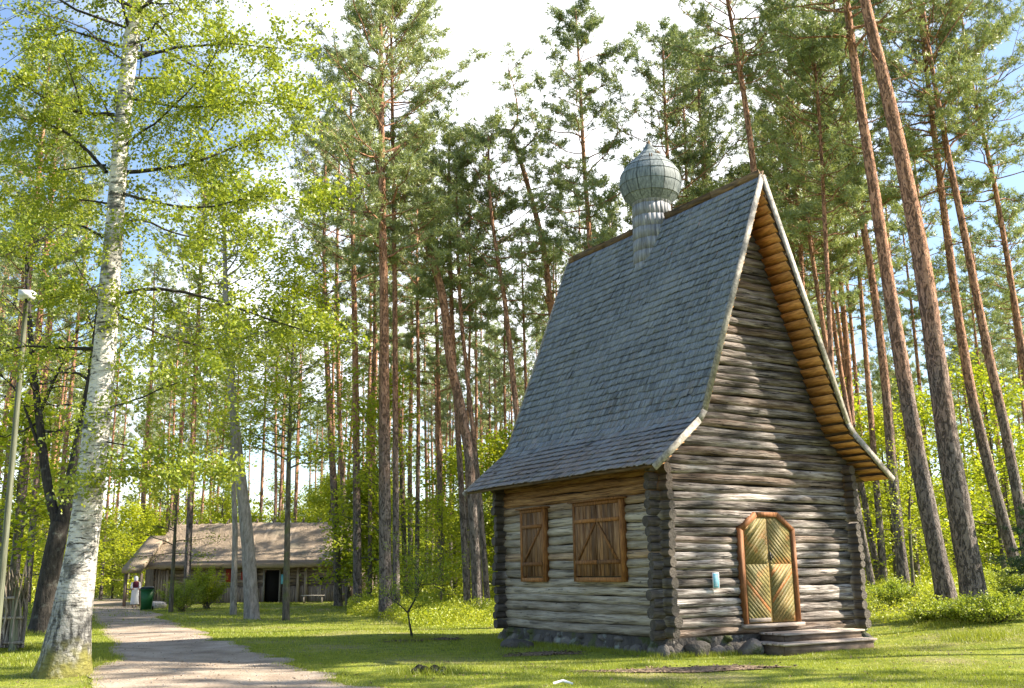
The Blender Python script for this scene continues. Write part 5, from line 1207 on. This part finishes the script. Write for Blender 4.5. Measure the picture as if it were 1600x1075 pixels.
# ------------------------------------------------------------------ woman in folk dress
wb = GD(213, 56.5); pr_ = empty('person', wb, .5); tag(pr_, 'woman in white headscarf, wine red vest and long white skirt', 'person')
me = bpy.data.meshes.new('body')
jt = {'pel': (0, 0, .92), 'wai': (0, 0, 1.08), 'che': (0, .01, 1.28), 'nek': (0, .0, 1.41), 'hd': (0, -.02, 1.52), 'hd2': (0, -.015, 1.61), 'sl': (.16, 0, 1.34), 'el': (.21, -.03, 1.10), 'hl': (.14, -.20, 1.0), 'fl': (.10, -.27, 1.0),
      'sr': (-.16, 0, 1.34), 'er': (-.21, -.03, 1.10), 'hr': (-.14, -.20, 1.0), 'fr': (-.10, -.27, 1.0), 'kl': (.09, -.02, .5), 'al': (.09, .02, .09), 'tl': (.09, -.13, .04), 'kr': (-.09, -.02, .5), 'ar': (-.09, .02, .09), 'tr': (-.09, -.13, .04), 'hpl': (.09, 0, .88), 'hpr': (-.09, 0, .88)}
ks = list(jt); rad_ = dict(pel=.14, wai=.115, che=.13, nek=.055, hd=.09, hd2=.07, sl=.065, el=.045, hl=.032, fl=.025, sr=.065, er=.045, hr=.032, fr=.025, kl=.06, al=.04, tl=.035, kr=.06, ar=.04, tr=.035, hpl=.1, hpr=.1)
ed = [('pel', 'wai'), ('wai', 'che'), ('che', 'nek'), ('nek', 'hd'), ('hd', 'hd2'), ('che', 'sl'), ('sl', 'el'), ('el', 'hl'), ('hl', 'fl'), ('che', 'sr'), ('sr', 'er'), ('er', 'hr'), ('hr', 'fr'), ('pel', 'hpl'), ('hpl', 'kl'), ('kl', 'al'), ('al', 'tl'), ('pel', 'hpr'), ('hpr', 'kr'), ('kr', 'ar'), ('ar', 'tr')]
me.from_pydata([jt[k] for k in ks], [(ks.index(a), ks.index(b)) for a, b in ed], []); bo = bpy.data.objects.new('body', me); C.objects.link(bo); bo.parent = pr_; me.materials.append(M['skin'])
sm = bo.modifiers.new('skin', 'SKIN'); 
for i, k in enumerate(ks): me.skin_vertices[0].data[i].radius = (rad_[k], rad_[k]); me.skin_vertices[0].data[i].use_root = (k == 'pel')
ss = bo.modifiers.new('sub', 'SUBSURF'); ss.levels = 2; ss.render_levels = 2
mb = MB(); mb.lathe([(.155, 1.06), (.185, .95), (.20, .7), (.215, .4), (.235, .20), (.225, .19)], 20, sy=.85); mb.build('skirt', M['cloth_w'], pr_, smooth=True)
mb = MB(); mb.lathe([(.06, 1.42), (.15, 1.385), (.19, 1.30), (.175, 1.18), (.16, 1.05), (.185, .97), (.18, .96)], 20, sy=.8); mb.build('vest', M['cloth_d'], pr_, smooth=True)
mb = MB()
for s in (-1, 1): mb.tubes([[(s*.155, 0, 1.36), (s*.19, -.015, 1.23), (s*.215, -.035, 1.09), (s*.17, -.13, 1.03)]], [[.075, .072, .066, .045]], 10, True)
mb.build('sleeves', M['cloth_w'], pr_, smooth=True)
mb = MB(); mb.lathe([(.06, 1.40), (.105, 1.46), (.12, 1.55), (.112, 1.62), (.07, 1.68), (.0, 1.70)], 16, (0, .02, 0)); mb.lathe([(.10, 1.28), (.085, 1.36), (.06, 1.45)], 12, (0, .075, 0)); mb.build('headscarf', M['cloth_w'], pr_, smooth=True)
mb = MB()
for s in (-1, 1): stone(mb, (s*.09, -.06, .045), (.05, .13, .05), 3)
mb.build('shoes', M['shoe'], pr_, smooth=True)
